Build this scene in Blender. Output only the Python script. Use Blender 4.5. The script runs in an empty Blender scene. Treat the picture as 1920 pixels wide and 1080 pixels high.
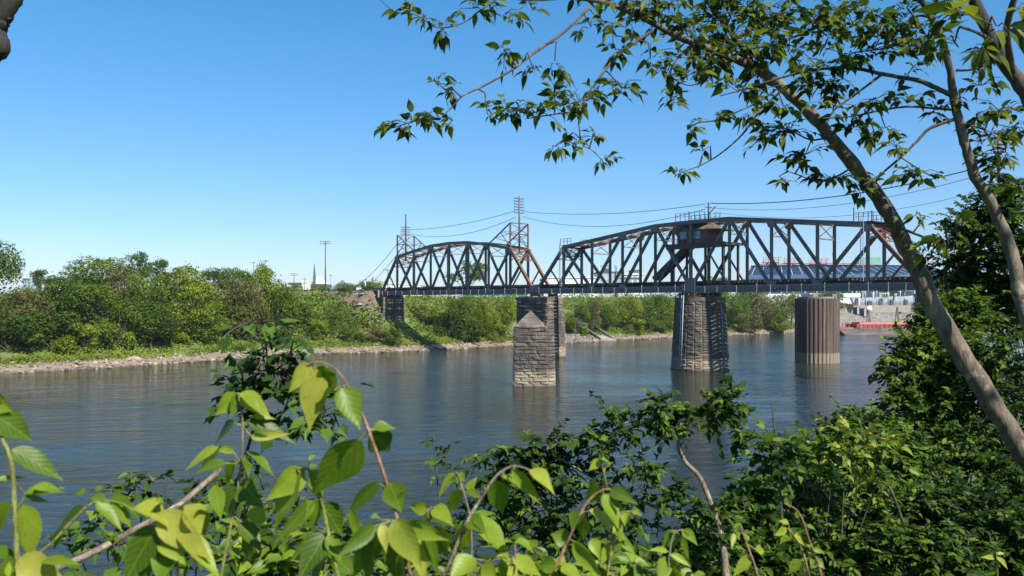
import bpy, math, random
import numpy as np
from mathutils import Vector, Matrix
random.seed(7)
rng = np.random.default_rng(11)
scene = bpy.context.scene
col = scene.collection
R = math.radians
# ------------------------------------------------------------------ camera frame
F, CX, HY, EYE = 1560.0, 960.0, 564.0, 10.76     # focal (photo px), centre, horizon row, eye height over the water
def P(px, py, D):
    return Vector(((px-CX)/F*D, D, EYE-(py-HY)/F*D))
EV = Vector((0.75, 0.66)).normalized()            # along the river
IV = Vector((-EV.y, EV.x))                        # across the river, away from the camera
BD = Vector((0.6584, -0.7526, 0)); BN = Vector((0.7526, 0.6584, 0))   # bridge axis / across the bridge
BROT = math.atan2(BD.y, BD.x)
DECK = 12.09                                      # underside of the bottom chord
W = 4.65                                          # truss spacing
# ------------------------------------------------------------------ helpers
def tag(o, label=None, cat=None, group=None, kind=None):
    if label: o['label'] = label
    if cat: o['category'] = cat
    if group: o['group'] = group
    if kind: o['kind'] = kind
    return o
def empty(name, loc=(0,0,0), rz=0.0, label=None, cat=None, group=None):
    o = bpy.data.objects.new(name, None); col.objects.link(o)
    o.location = loc; o.rotation_euler = (0,0,rz); o.empty_display_size = .3
    return tag(o, label, cat, group)
def copy_tree(o, parent=None):
    c = o.copy(); col.objects.link(c)
    if parent is not None: c.parent = parent
    for ch in o.children: copy_tree(ch, c)
    return c
class MB:
    def __init__(s): s.v=[]; s.f=[]; s.sm=[]
    def add(s, vs, fs, smooth=False):
        n=len(s.v); s.v += [tuple(p) for p in vs]; s.f += [tuple(i+n for i in f) for f in fs]; s.sm += [smooth]*len(fs)
        return s
    def hexa(s, p):   # 8 points: bottom 4, top 4
        return s.add(p, [(3,2,1,0),(4,5,6,7),(0,1,5,4),(1,2,6,5),(2,3,7,6),(3,0,4,7)])
    def box(s, x0,x1,y0,y1,z0,z1):
        return s.hexa([(x0,y0,z0),(x1,y0,z0),(x1,y1,z0),(x0,y1,z0),(x0,y0,z1),(x1,y0,z1),(x1,y1,z1),(x0,y1,z1)])
    def beam(s, a, b, w, h, up=(0,0,1)):
        a=Vector(a); b=Vector(b); d=(b-a)
        if d.length<1e-6: return s
        d.normalize(); up=Vector(up)
        if abs(d.dot(up))>.99: up=Vector((1,0,0))
        x=d.cross(up).normalized()*(w/2); y=x.cross(d).normalized()*(h/2)
        return s.hexa([a-x-y,a+x-y,b+x-y,b-x-y,a-x+y,a+x+y,b+x+y,b-x+y])
    def tube(s, pts, rad, n=8, cap=True):
        pts=[Vector(p) for p in pts]; m=len(pts)
        if not hasattr(rad,'__len__'): rad=[rad]*m
        vs=[]; ref=None
        for i,p in enumerate(pts):
            d=(pts[min(i+1,m-1)]-pts[max(i-1,0)])
            if d.length<1e-9: d=Vector((0,0,1))
            d.normalize()
            if ref is None:
                ref = d.orthogonal().normalized()
            x=(ref-d*ref.dot(d))
            if x.length<1e-6: x=d.orthogonal()
            x.normalize(); ref=x; y=d.cross(x)
            for k in range(n):
                a=2*math.pi*k/n
                vs.append(p+(x*math.cos(a)+y*math.sin(a))*rad[i])
        fs=[]
        for i in range(m-1):
            for k in range(n):
                k2=(k+1)%n
                fs.append((i*n+k,i*n+k2,(i+1)*n+k2,(i+1)*n+k))
        if cap:
            fs.append(tuple(range(n-1,-1,-1))); fs.append(tuple((m-1)*n+k for k in range(n)))
        return s.add(vs,fs,True)
    def prism(s, poly, z0, z1, poly2=None):
        n=len(poly); p2=poly2 or poly
        vs=[(x,y,z0) for x,y in poly]+[(x,y,z1) for x,y in p2]
        fs=[tuple(range(n-1,-1,-1)), tuple(range(n,2*n))]+[(i,(i+1)%n,n+(i+1)%n,n+i) for i in range(n)]
        return s.add(vs,fs)
    def build(s, name, mat, parent=None, label=None):
        me=bpy.data.meshes.new(name); me.from_pydata(s.v,[],s.f)
        me.polygons.foreach_set('use_smooth', s.sm); me.materials.append(mat); me.update()
        o=bpy.data.objects.new(name,me); col.objects.link(o)
        if parent is not None: o.parent=parent
        if label: o['label']=label
        return o
def smooth_line(pts, k=4):
    """Catmull-Rom through points (Vectors)."""
    pts=[Vector(p) for p in pts]; out=[]
    for i in range(len(pts)-1):
        p0=pts[max(i-1,0)]; p1=pts[i]; p2=pts[i+1]; p3=pts[min(i+2,len(pts)-1)]
        for j in range(k):
            t=j/k
            out.append(.5*((2*p1)+(p2-p0)*t+(2*p0-5*p1+4*p2-p3)*t*t+(3*p1-p0-3*p2+p3)*t**3))
    out.append(pts[-1]); return out
# ------------------------------------------------------------------ materials
def newmat(name):
    m=bpy.data.materials.new(name); m.use_nodes=True
    nt=m.node_tree; b=nt.nodes['Principled BSDF']; return m,nt,b
def ramp(nt, fac, stops):
    r=nt.nodes.new('ShaderNodeValToRGB'); e=r.color_ramp.elements
    while len(e)<len(stops): e.new(.5)
    for i,(p,c) in enumerate(stops):
        e[i].position=p; e[i].color=(c[0],c[1],c[2],1)
    nt.links.new(fac,r.inputs['Fac']); return r.outputs['Color']
def noise(nt, vec, scale, detail=4, rough=.6, dist=0):
    n=nt.nodes.new('ShaderNodeTexNoise'); n.inputs['Scale'].default_value=scale
    n.inputs['Detail'].default_value=detail; n.inputs['Roughness'].default_value=rough; n.inputs['Distortion'].default_value=dist
    if vec is not None: nt.links.new(vec,n.inputs['Vector'])
    return n.outputs['Fac']
def mapping(nt, vec, scale=(1,1,1), rot=(0,0,0)):
    m=nt.nodes.new('ShaderNodeMapping'); m.inputs['Scale'].default_value=scale; m.inputs['Rotation'].default_value=rot
    nt.links.new(vec,m.inputs['Vector']); return m.outputs['Vector']
def mixc(nt, fac, a, b, mode='MIX'):
    m=nt.nodes.new('ShaderNodeMix'); m.data_type='RGBA'; m.blend_type=mode
    for s,v in ((m.inputs[0],fac),(m.inputs[6],a),(m.inputs[7],b)):
        if hasattr(v,'is_output'): nt.links.new(v,s)
        elif isinstance(v,(int,float)): s.default_value=v
        else: s.default_value=(v[0],v[1],v[2],1)
    return m.outputs[2]
def mth(nt, op, a, b=0.0, clamp=False):
    m=nt.nodes.new('ShaderNodeMath'); m.operation=op; m.use_clamp=clamp
    for s,v in ((m.inputs[0],a),(m.inputs[1],b)):
        if hasattr(v,'is_output'): nt.links.new(v,s)
        else: s.default_value=v
    return m.outputs[0]
def coord(nt, which='Object'):
    return nt.nodes.new('ShaderNodeTexCoord').outputs[which]
def position(nt):
    return nt.nodes.new('ShaderNodeNewGeometry').outputs['Position']
def sepz(nt, vec, k=2):
    s=nt.nodes.new('ShaderNodeSeparateXYZ'); nt.links.new(vec,s.inputs[0]); return s.outputs[k]
def island(nt):
    return nt.nodes.new('ShaderNodeNewGeometry').outputs['Random Per Island']
def bump(nt, b, h, strength=.5, dist=.05):
    n=nt.nodes.new('ShaderNodeBump'); n.inputs['Strength'].default_value=strength; n.inputs['Distance'].default_value=dist
    nt.links.new(h,n.inputs['Height']); nt.links.new(n.outputs[0],b.inputs['Normal'])
def M_noise(name, stops, scale=1.0, rough=.8, bmp=.4, bd=.03, stretch=(1,1,1), metallic=0, detail=5):
    m,nt,b=newmat(name); v=mapping(nt,coord(nt),stretch); f=noise(nt,v,scale,detail)
    nt.links.new(ramp(nt,f,stops),b.inputs['Base Color']); b.inputs['Roughness'].default_value=rough; b.inputs['Metallic'].default_value=metallic
    if bmp: bump(nt,b,noise(nt,v,scale*3,4),bmp,bd)
    return m
def M_leaf(name, dark, mid, light, trans=.35, rough=.65, vein=0.0, yellow=None):
    """leaf colour picked per leaf from the 'lf' attribute (x across, y along, z random)"""
    m,nt,b=newmat(name)
    a=nt.nodes.new('ShaderNodeAttribute'); a.attribute_name='lf'
    sp=nt.nodes.new('ShaderNodeSeparateXYZ'); nt.links.new(a.outputs['Vector'],sp.inputs[0])
    st=[(.0,dark),(.5,mid),(.92,light)]
    if yellow: st=[(.0,dark),(.45,mid),(.8,light),(.97,yellow)]
    c=ramp(nt,sp.outputs[2],st)
    if vein:
        ax=mth(nt,'ABSOLUTE',sp.outputs[0])
        mid_=mth(nt,'LESS_THAN',ax,.035)
        w=mth(nt,'FRACT',mth(nt,'MULTIPLY',mth(nt,'SUBTRACT',sp.outputs[1],mth(nt,'MULTIPLY',ax,.38)),6.5))
        sv=mth(nt,'LESS_THAN',w,.13)
        c=mixc(nt,mth(nt,'MULTIPLY',mth(nt,'MAXIMUM',mid_,mth(nt,'MULTIPLY',sv,.6)),vein),c,(light[0]*1.5,light[1]*1.25,light[2]*2))
        h=mth(nt,'ABSOLUTE',mth(nt,'SUBTRACT',w,.5))
        bump(nt,b,mth(nt,'MULTIPLY',h,-1),.10,.003)
        sp_=noise(nt,coord(nt),55,3,.6); c=mixc(nt,mth(nt,'MULTIPLY',ramp(nt,sp_,[(.69,(0,0,0)),(.74,(1,1,1))]),.7),c,(.15,.10,.025))
    n=noise(nt,coord(nt),60 if vein else 3,2)
    c=mixc(nt,.35,c,ramp(nt,n,[(.3,(.45,.45,.45)),(.7,(1.0,1.0,1.0))]),'MULTIPLY')
    nt.links.new(c,b.inputs['Base Color']); b.inputs['Roughness'].default_value=rough
    b.inputs['Specular IOR Level'].default_value=.30 if vein else .13
    t=nt.nodes.new('ShaderNodeBsdfTranslucent'); nt.links.new(mixc(nt,1.0,c,(1.25,1.15,.45),'MULTIPLY'),t.inputs['Color'])
    ms=nt.nodes.new('ShaderNodeMixShader'); ms.inputs[0].default_value=trans
    nt.links.new(b.outputs[0],ms.inputs[1]); nt.links.new(t.outputs[0],ms.inputs[2])
    nt.links.new(ms.outputs[0],nt.nodes['Material Output'].inputs['Surface'])
    return m
MAT={}
def M_steel(name, rust, paint=(.040,.046,.056), thr=.5):
    m,nt,b=newmat(name); v=coord(nt)
    n=noise(nt,v,.55,6,.7); n2=noise(nt,mapping(nt,v,(3,3,.8)),1.6,5,.7)
    c1=ramp(nt,n2,[(.3,tuple(x*.6 for x in paint)),(.6,paint),(.8,tuple(x*1.9 for x in paint))])
    c2=ramp(nt,n2,[(.3,(.06,.024,.012)),(.55,(.16,.062,.03)),(.8,(.24,.11,.06))])
    f=ramp(nt,n,[(thr-.07,(0,0,0)),(thr+.10,(1,1,1))])
    nt.links.new(mixc(nt,mth(nt,'MULTIPLY',f,rust),c1,c2),b.inputs['Base Color'])
    b.inputs['Roughness'].default_value=.62; b.inputs['Metallic'].default_value=.15
    bump(nt,b,noise(nt,v,6,3),.25,.02); return m
MAT['steel']=M_steel('weathered_steel',.6,(.175,.155,.14),thr=.53)
MAT['steel_dark']=M_steel('dark_steel',.6,(.035,.035,.037),.52)
MAT['steel_rust']=M_steel('rusted_steel',.95,(.11,.08,.07),.36)
MAT['steel_blue']=M_steel('bluegrey_steel',.35,(.18,.175,.175),.58)
MAT['tie']=M_noise('tie_wood',[(.3,(.012,.009,.007)),(.7,(.05,.036,.026))],2,.9)
MAT['rail']=M_noise('rail_steel',[(.3,(.10,.05,.03)),(.7,(.2,.11,.07))],2,.5,0)
MAT['wire']=M_noise('wire_black',[(.3,(.012,.012,.014)),(.7,(.03,.03,.034))],1,.6,0)
MAT['pale']=M_noise('pale_metal',[(.3,(.45,.46,.48)),(.7,(.6,.6,.62))],1,.5,0)
MAT['white']=M_noise('white_paint',[(.3,(.66,.66,.66)),(.7,(.8,.8,.8))],.6,.6,0)
MAT['offwhite']=M_noise('cream_siding',[(.3,(.5,.47,.42)),(.7,(.66,.63,.58))],.4,.7,0)
MAT['grey']=M_noise('grey_metal',[(.3,(.24,.26,.29)),(.7,(.36,.38,.41))],.5,.55,0)
MAT['darkgrey']=M_noise('dark_grey',[(.3,(.06,.065,.075)),(.7,(.12,.125,.14))],.5,.6,0)
MAT['concrete']=M_noise('old_concrete',[(.25,(.13,.115,.095)),(.55,(.23,.205,.17)),(.8,(.32,.29,.24))],.7,.85,.3)
MAT['brickwall']=M_noise('red_brick',[(.3,(.24,.09,.06)),(.7,(.36,.15,.10))],1.2,.85,.2)
MAT['roofgrey']=M_noise('flat_roof',[(.3,(.5,.5,.49)),(.7,(.66,.66,.64))],.3,.8,0)
MAT['glass']=M_noise('window_glass',[(.3,(.10,.24,.30)),(.7,(.16,.34,.42))],1,.12,0)
MAT['navy']=M_noise('navy_panels',[(.3,(.007,.022,.055)),(.7,(.012,.036,.085))],.12,.6,0)
MAT['steelblue']=M_noise('pale_blue_panels',[(.3,(.03,.065,.12)),(.7,(.06,.11,.18))],.1,.6,0)
MAT['redsteel']=M_noise('red_painted_steel',[(.3,(.30,.05,.06)),(.7,(.42,.11,.12))],.3,.5,0)
MAT['greenpanel']=M_noise('green_panel',[(.3,(.10,.26,.20)),(.7,(.16,.36,.28))],.4,.6,0)
MAT['barge_red']=M_noise('barge_red',[(.3,(.20,.035,.026)),(.6,(.30,.055,.04)),(.85,(.34,.13,.10))],.6,.6,.2)
MAT['barge_hull']=M_noise('barge_hull',[(.3,(.05,.045,.045)),(.6,(.16,.14,.13)),(.85,(.28,.25,.23))],.5,.7,.2,stretch=(.4,.4,2))
MAT['polewood']=M_noise('pole_wood',[(.3,(.07,.06,.055)),(.7,(.15,.13,.12))],1.5,.9,0,stretch=(3,3,.4))
MAT['slate']=M_noise('slate_roof',[(.3,(.06,.065,.075)),(.7,(.11,.115,.13))],.5,.7,0)
def M_cabin():
    m,nt,b=newmat('weathered_boards'); v=coord(nt)
    w=noise(nt,mapping(nt,v,(5,5,.25)),1.5,4); n=noise(nt,v,.5,3)
    c=ramp(nt,w,[(.25,(.05,.03,.022)),(.5,(.17,.11,.075)),(.75,(.34,.25,.18))])
    c2=ramp(nt,w,[(.25,(.06,.012,.014)),(.6,(.20,.045,.045))])
    nt.links.new(mixc(nt,ramp(nt,n,[(.5,(0,0,0)),(.6,(1,1,1))]),c,c2),b.inputs['Base Color']); b.inputs['Roughness'].default_value=.85
    bump(nt,b,w,.5,.03); return m
MAT['cabin']=M_cabin()
MAT['cabinroof']=M_noise('tan_roofing',[(.3,(.07,.055,.03)),(.7,(.17,.135,.075))],1.2,.9,.3)
MAT['reddoor']=M_noise('dark_red_door',[(.3,(.13,.03,.035)),(.7,(.24,.07,.075))],1.2,.7,0)
def M_stone():
    m,nt,b=newmat('rough_limestone'); v=coord(nt); z=sepz(nt,position(nt))
    n=noise(nt,v,1.1,6,.7); n3=noise(nt,mapping(nt,v,(1,1,.25)),.55,4)
    c=ramp(nt,n,[(.25,(.065,.053,.042)),(.5,(.155,.127,.10)),(.75,(.27,.225,.175))])
    c=mixc(nt,.65,c,ramp(nt,island(nt),[(0,(.6,.58,.56)),(.5,(.95,.93,.9)),(1,(1.35,1.28,1.18))]),'MULTIPLY')
    c=mixc(nt,.85,c,ramp(nt,noise(nt,mapping(nt,v,(.9,.9,4.5)),1.6,5,.7),[(.34,(.38,.36,.34)),(.52,(1,1,1)),(.72,(1.3,1.25,1.2))]),'MULTIPLY')
    c=mixc(nt,ramp(nt,n3,[(.42,(0,0,0)),(.62,(.8,.8,.8))]),c,(.05,.045,.042))     # soot and damp stains
    zz=mth(nt,'ADD',z,mth(nt,'MULTIPLY',noise(nt,v,.8,3),1.2))
    silt=ramp(nt,mth(nt,'DIVIDE',zz,6.0),[(.36,(1,1,1)),(.46,(0,0,0))])                # dried river silt below flood line
    c=mixc(nt,mth(nt,'MULTIPLY',silt,.75),c,(.30,.24,.165))
    wet=ramp(nt,z,[(.12,(1,1,1)),(.3,(0,0,0))]); c=mixc(nt,mth(nt,'MULTIPLY',wet,.8),c,(.05,.042,.032))
    nt.links.new(c,b.inputs['Base Color']); b.inputs['Roughness'].default_value=.9
    bump(nt,b,noise(nt,v,4,5),.7,.08); return m
MAT['stone']=M_stone()
MAT['mortar']=M_noise('mortar_core',[(.3,(.09,.075,.06)),(.7,(.17,.145,.115))],2,.95)
def M_sheet():
    m,nt,b=newmat('rusty_sheet_piling'); v=coord(nt); z=sepz(nt,position(nt))
    w=noise(nt,mapping(nt,v,(2.0,2.0,.035)),1.5,6,.75); n=noise(nt,v,2,5)
    c=ramp(nt,w,[(.3,(.024,.018,.015)),(.48,(.075,.05,.038)),(.6,(.14,.105,.085)),(.75,(.25,.205,.18))])
    c=mixc(nt,.5,c,ramp(nt,n,[(.3,(.55,.5,.5)),(.7,(1.15,1.1,1.05))]),'MULTIPLY')
    zz=mth(nt,'ADD',z,mth(nt,'MULTIPLY',n,.25))
    c=mixc(nt,ramp(nt,mth(nt,'DIVIDE',zz,4),[(.44,(1,1,1)),(.5,(0,0,0))]),c,(.20,.16,.11))
    nt.links.new(c,b.inputs['Base Color']); b.inputs['Roughness'].default_value=.75; bump(nt,b,n,.3,.03); return m
MAT['sheet']=M_sheet()
def M_bark(name,c0,c1,c2,scale=14):
    m,nt,b=newmat(name); v=coord(nt)
    n=noise(nt,mapping(nt,v,(1,1,.45)),scale,6,.7); n2=noise(nt,v,scale*.25,3)
    n3=noise(nt,mapping(nt,v,(1,1,.22)),scale*3.2,5,.75); n4=noise(nt,v,scale*.9,2,.5,.8)
    c=ramp(nt,n,[(.3,c0),(.52,c1),(.75,c2)]); c=mixc(nt,.85,c,ramp(nt,n2,[(.36,(.5,.46,.42)),(.62,(1.1,1.1,1.1))]),'MULTIPLY')
    c=mixc(nt,.8,c,ramp(nt,n3,[(.36,(.35,.32,.30)),(.50,(1,1,1)),(.7,(1.25,1.22,1.18))]),'MULTIPLY')
    c=mixc(nt,ramp(nt,n4,[(.62,(0,0,0)),(.68,(.55,.55,.55))]),c,(c2[0]*1.15,c2[1]*1.2,c2[2]*1.15))      # lichen
    nt.links.new(c,b.inputs['Base Color']); b.inputs['Roughness'].default_value=.9; bump(nt,b,mth(nt,'ADD',n,n3),.8,.012); return m
MAT['bark']=M_bark('grey_tan_bark',(.058,.044,.031),(.16,.124,.088),(.29,.235,.172),9)
MAT['barkmid']=M_bark('shaded_branch_bark',(.045,.034,.025),(.10,.08,.06),(.18,.145,.11))  # brown, darker than the trunk: the branches' shade is put into the colour
MAT['barkshade']=M_bark('shade_dark_bark',(.010,.011,.007),(.028,.028,.018),(.085,.08,.05),8)  # greenish near-black; the shade on the corner limb is put into its colour
MAT['barkdark']=M_bark('dark_bark',(.03,.024,.018),(.075,.06,.046),(.13,.11,.085))
MAT['farbark']=M_bark('far_bark',(.08,.065,.05),(.17,.145,.115),(.27,.235,.19),1.2)
MAT['stem_green']=M_bark('green_stem',(.14,.17,.03),(.25,.27,.06),(.38,.36,.12),40)
MAT['stem_red']=M_bark('reddish_stem',(.20,.10,.05),(.32,.18,.10),(.42,.27,.16),40)
MAT['stem_wood']=M_bark('woody_stem',(.12,.09,.065),(.26,.205,.15),(.40,.33,.25),30)
# leaf colours
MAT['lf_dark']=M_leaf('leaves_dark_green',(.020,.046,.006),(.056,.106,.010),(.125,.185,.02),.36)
MAT['lf_mid']=M_leaf('leaves_mid_green',(.040,.072,.007),(.098,.160,.013),(.185,.25,.024),.36)
MAT['lf_bright']=M_leaf('leaves_bright_green',(.07,.108,.007),(.165,.22,.013),(.27,.315,.026),.36)
MAT['lf_olive']=M_leaf('leaves_olive_brown',(.05,.058,.016),(.12,.125,.032),(.20,.19,.06),.3)
MAT['lf_blue']=M_leaf('leaves_blue_green',(.030,.058,.012),(.072,.118,.022),(.14,.19,.036),.33)
MAT['lf_grass']=M_leaf('weeds_green',(.050,.082,.008),(.125,.185,.016),(.22,.26,.04),.33)
MAT['lf_tree']=M_leaf('leaves_near_tree',(.020,.042,.008),(.062,.105,.014),(.16,.20,.03),.5,.42)
MAT['lf_shrub']=M_leaf('leaves_near_shrub',(.016,.040,.006),(.060,.118,.012),(.165,.245,.026),.4,.5)
MAT['lf_shade']=M_leaf('leaves_dark_shrub',(.012,.032,.006),(.040,.086,.011),(.125,.195,.024),.38,.5)
MAT['lf_vine']=M_leaf('leaves_lobed_vine',(.012,.032,.007),(.034,.078,.012),(.085,.145,.022),.3,.42)
MAT['lf_hero']=M_leaf('leaves_young_broad',(.030,.072,.007),(.105,.185,.012),(.24,.32,.026),.46,.42,.34,(.36,.36,.055))
# ------------------------------------------------------------------ leaf meshes
def ovate(rows):
    vs=[]; fs=[]; prev=None
    for t,w in rows:
        if w==0: idx=[len(vs)]; vs.append((t,0))
        else: idx=[len(vs),len(vs)+1,len(vs)+2]; vs += [(t,-w),(t,0),(t,w)]
        if prev is not None:
            if len(prev)==1 and len(idx)==3: fs += [(prev[0],idx[1],idx[0]),(prev[0],idx[2],idx[1])]
            elif len(prev)==3 and len(idx)==3: fs += [(prev[0],prev[1],idx[1],idx[0]),(prev[1],prev[2],idx[2],idx[1])]
            else: fs += [(prev[0],prev[1],idx[0]),(prev[1],prev[2],idx[0])]
        prev=idx
    return np.array(vs,float),fs
TPL={'hero':ovate([(0,0),(.04,.34),(.12,.72),(.23,.95),(.35,1),(.48,.90),(.60,.72),(.72,.49),(.83,.27),(.91,.13),(.96,.06),(1,0)]),
     'mid':ovate([(0,0),(.12,.72),(.35,1),(.6,.74),(.82,.28),(1,0)]),
     'low':ovate([(0,0),(.3,1),(.65,.66),(1,0)]),
     'quad':(np.array([(0,0),(.5,-1),(1,0),(.5,1)],float),[(0,3,2,1)])}
_star=[(0,0)]
_ang=[-180,-130,-100,-75,-50,-22,0,22,50,75,100,130]
_rad=[.16,.52,.47,.70,.50,.54,.80,.54,.50,.70,.47,.52]
_sv=[(.42,0)]+[(.42+r*.72*math.cos(R(a)), r*.95*math.sin(R(a))) for a,r in zip(_ang,_rad)]
TPL['lobed']=(np.array(_sv,float),[(0,i+1,(i+1)%12+1) for i in range(12)])
class Leaves:
    def __init__(s): s.b=[];s.d=[];s.n=[];s.p=[]
    def add(s,b,d,n,L,Wd,droop=.15,fold=.25,rand=None):
        s.b.append(tuple(b)); s.d.append(tuple(d)); s.n.append(tuple(n)); s.p.append((L,Wd,droop,fold,random.random() if rand is None else rand))
    def build(s,name,mat,tpl,parent=None):
        tv,tf=TPL[tpl]; B=np.array(s.b);D=np.array(s.d);N=np.array(s.n);Q=np.array(s.p)
        return leaf_mesh(name,mat,tv,tf,B,D,N,Q,parent)
def leaf_mesh(name,mat,tv,tf,B,D,N,Q,parent=None):
    D=D/np.linalg.norm(D,axis=1,keepdims=True)
    S=np.cross(D,N); S/= (np.linalg.norm(S,axis=1,keepdims=True)+1e-9); N=np.cross(S,D)
    m=len(B); k=len(tv); t=tv[:,0][None,:,None]; s=tv[:,1][None,:,None]
    L=Q[:,0][:,None,None]; Wd=Q[:,1][:,None,None]/2; dr=Q[:,2][:,None,None]; fo=Q[:,3][:,None,None]
    down=np.array([0,0,-1.0])[None,None,:]
    V=B[:,None,:]+D[:,None,:]*L*(t-.25*dr*t*t)+S[:,None,:]*Wd*s+N[:,None,:]*(np.abs(s)*Wd*fo)+ (down*.75-N[:,None,:]*.25)*L*dr*t*t
    ph=Q[:,4][:,None,None]*37.0
    V=V+N[:,None,:]*Wd*.16*np.sin(t*6.5+ph+s*1.3)*np.abs(s)
    V=V.reshape(-1,3)
    lf=np.zeros((m,k,3)); lf[:,:,0]=tv[:,1][None]; lf[:,:,1]=tv[:,0][None]; lf[:,:,2]=Q[:,4][:,None]
    nl=[len(f) for f in tf]; flat=np.concatenate([np.array(f) for f in tf])
    loops=(flat[None,:]+(np.arange(m)*k)[:,None]).reshape(-1)
    tot=np.tile(np.array(nl),m); st=np.concatenate([[0],np.cumsum(tot)[:-1]])
    me=bpy.data.meshes.new(name)
    me.vertices.add(len(V)); me.vertices.foreach_set('co',V.astype(np.float32).ravel())
    me.loops.add(len(loops)); me.loops.foreach_set('vertex_index',loops.astype(np.int32))
    me.polygons.add(len(tot)); me.polygons.foreach_set('loop_start',st.astype(np.int32)); me.polygons.foreach_set('loop_total',tot.astype(np.int32))
    me.polygons.foreach_set('use_smooth',np.ones(len(tot),dtype=bool))
    me.materials.append(mat)
    at=me.attributes.new('lf','FLOAT_VECTOR','POINT'); at.data.foreach_set('vector',lf.astype(np.float32).ravel())
    me.update(calc_edges=True); me.validate()
    o=bpy.data.objects.new(name,me); col.objects.link(o)
    if parent is not None: o.parent=parent
    return o
def unit(v): return v/(np.linalg.norm(v,axis=-1,keepdims=True)+1e-9)
# ------------------------------------------------------------------ camera, light, sky
cd=bpy.data.cameras.new('camera'); cam=bpy.data.objects.new('camera',cd); col.objects.link(cam)
cam.location=(0,0,EYE); cam.rotation_euler=(R(90),0,0)
cd.sensor_width=36; cd.lens=F/1920*36; cd.shift_y=(HY-540)/1920; cd.clip_start=.05; cd.clip_end=12000
cd.dof.use_dof=True; cd.dof.focus_distance=16; cd.dof.aperture_fstop=9
scene.camera=cam
ELEV=R(47); SUN=Vector((BD.x*math.cos(ELEV),BD.y*math.cos(ELEV),math.sin(ELEV)))
sl=bpy.data.lights.new('sun','SUN'); so=bpy.data.objects.new('sun',sl); col.objects.link(so)
sl.energy=5.0; sl.angle=R(.53); sl.color=(1,.95,.87); so.rotation_euler=SUN.to_track_quat('Z','Y').to_euler(); so.location=(20,-20,60)
world=bpy.data.worlds.new('World'); scene.world=world; world.use_nodes=True
wn=world.node_tree; bg=wn.nodes['Background']; sky=wn.nodes.new('ShaderNodeTexSky'); sky.sky_type='NISHITA'
sky.sun_disc=False; sky.sun_elevation=ELEV; sky.sun_rotation=math.atan2(SUN.x,SUN.y); sky.altitude=150
sky.air_density=1.0; sky.dust_density=.15; sky.ozone_density=3.5
wm=wn.nodes.new('ShaderNodeMix'); wm.data_type='RGBA'; wm.blend_type='MULTIPLY'; wm.inputs[0].default_value=1; tc=wn.nodes.new('ShaderNodeTexCoord'); wz=sepz(wn,tc.outputs['Generated'])
wr=wn.nodes.new('ShaderNodeMapRange'); wr.inputs[1].default_value=.03; wr.inputs[2].default_value=.36; wn.links.new(wz,wr.inputs[0])
wt_=mixc(wn,wr.outputs[0],(.72,.82,1.02),(.38,.98,1.20)); wn.links.new(wt_,wm.inputs[7])          # a deeper blue overhead
wn.links.new(sky.outputs[0],wm.inputs[6]); wn.links.new(wm.outputs[2],bg.inputs[0]); bg.inputs[1].default_value=.072
scene.view_settings.view_transform='Standard'; scene.view_settings.look='None'; scene.view_settings.exposure=1.0; scene.view_settings.gamma=1
cy=scene.cycles; cy.use_denoising=True; cy.max_bounces=6; cy.diffuse_bounces=2; cy.glossy_bounces=3; cy.transmission_bounces=3; cy.transparent_max_bounces=4
cy.caustics_reflective=False; cy.caustics_refractive=False
# ------------------------------------------------------------------ ground and water
_te=np.array([-700,-300,24,40,58,82,105,132,150,169,190,226,260,288,330,600,3500.]); _so=np.array([138,140,142.4,143.4,148.1,151.6,147.2,150,150,153.1,151.6,149.9,149.2,152.9,150,150,150.])
def vnoise(x,y,f,seed):
    """cheap value noise, vectorised"""
    x=x*f+seed*17.3; y=y*f-seed*9.1
    xi=np.floor(x); yi=np.floor(y); xf=x-xi; yf=y-yi
    h=lambda a,b: np.modf(np.abs(np.sin(a*127.1+b*311.7+seed)*43758.5453))[0]
    u=xf*xf*(3-2*xf); v=yf*yf*(3-2*yf)
    return (h(xi,yi)*(1-u)+h(xi+1,yi)*u)*(1-v)+(h(xi,yi+1)*(1-u)+h(xi+1,yi+1)*u)*v-.5
def ground_z(te,so):
    te=np.asarray(te,float); so=np.asarray(so,float)
    s=so-np.interp(te,_te,_so)+vnoise(te,so*0,.12,3)*1.5
    right=np.clip((te-268)/18,0,1)
    zl=np.interp(s,[-60,-8,0,4,8,14,30,60,4000],[-4,-2,0,1.1,1.8,4.6,11.3,12.1,12.1])
    zr=np.interp(s,[-60,-8,0,2,11,24.6,25.4,60,4000],[-4,-2,0,1.0,5.3,5.6,9.0,9.2,9.4])
    zf=zl*(1-right)+zr*right
    rail=np.exp(-((te-108.5)/6.5)**4)*np.clip((s-17.5)/6,0,1)
    zf=np.where(zf<13.3, zf+(13.3-zf)*rail, zf)
    zf=zf+vnoise(te,so,.25,5)*.5*np.clip(s/6,0,1)*(1-rail)
    zn=np.interp(so,[-400,0,1.5,23,30,70],[9.6,9.15,8.7,0,-2,-4])+vnoise(te,so,.4,8)*.4*np.clip((26-so)/8,0,1)*np.clip((so-2)/3,0,1)
    return np.where(so<80,zn,zf)
def ts(x,y): return x*EV.x+y*EV.y, x*IV.x+y*IV.y
def gz(x,y):
    t,s=ts(x,y); return float(ground_z(t,s))
def xy(t,s): return t*EV.x+s*IV.x, t*EV.y+s*IV.y
tg=np.unique(np.concatenate([np.linspace(-700,-40,34),np.linspace(-40,360,268),np.linspace(360,3500,60)]))
sg=np.unique(np.concatenate([np.linspace(-300,-6,16),np.linspace(-6,32,50),np.linspace(34,134,12),np.linspace(134,215,90),np.linspace(215,400,20),np.linspace(400,4000,20)]))
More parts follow.
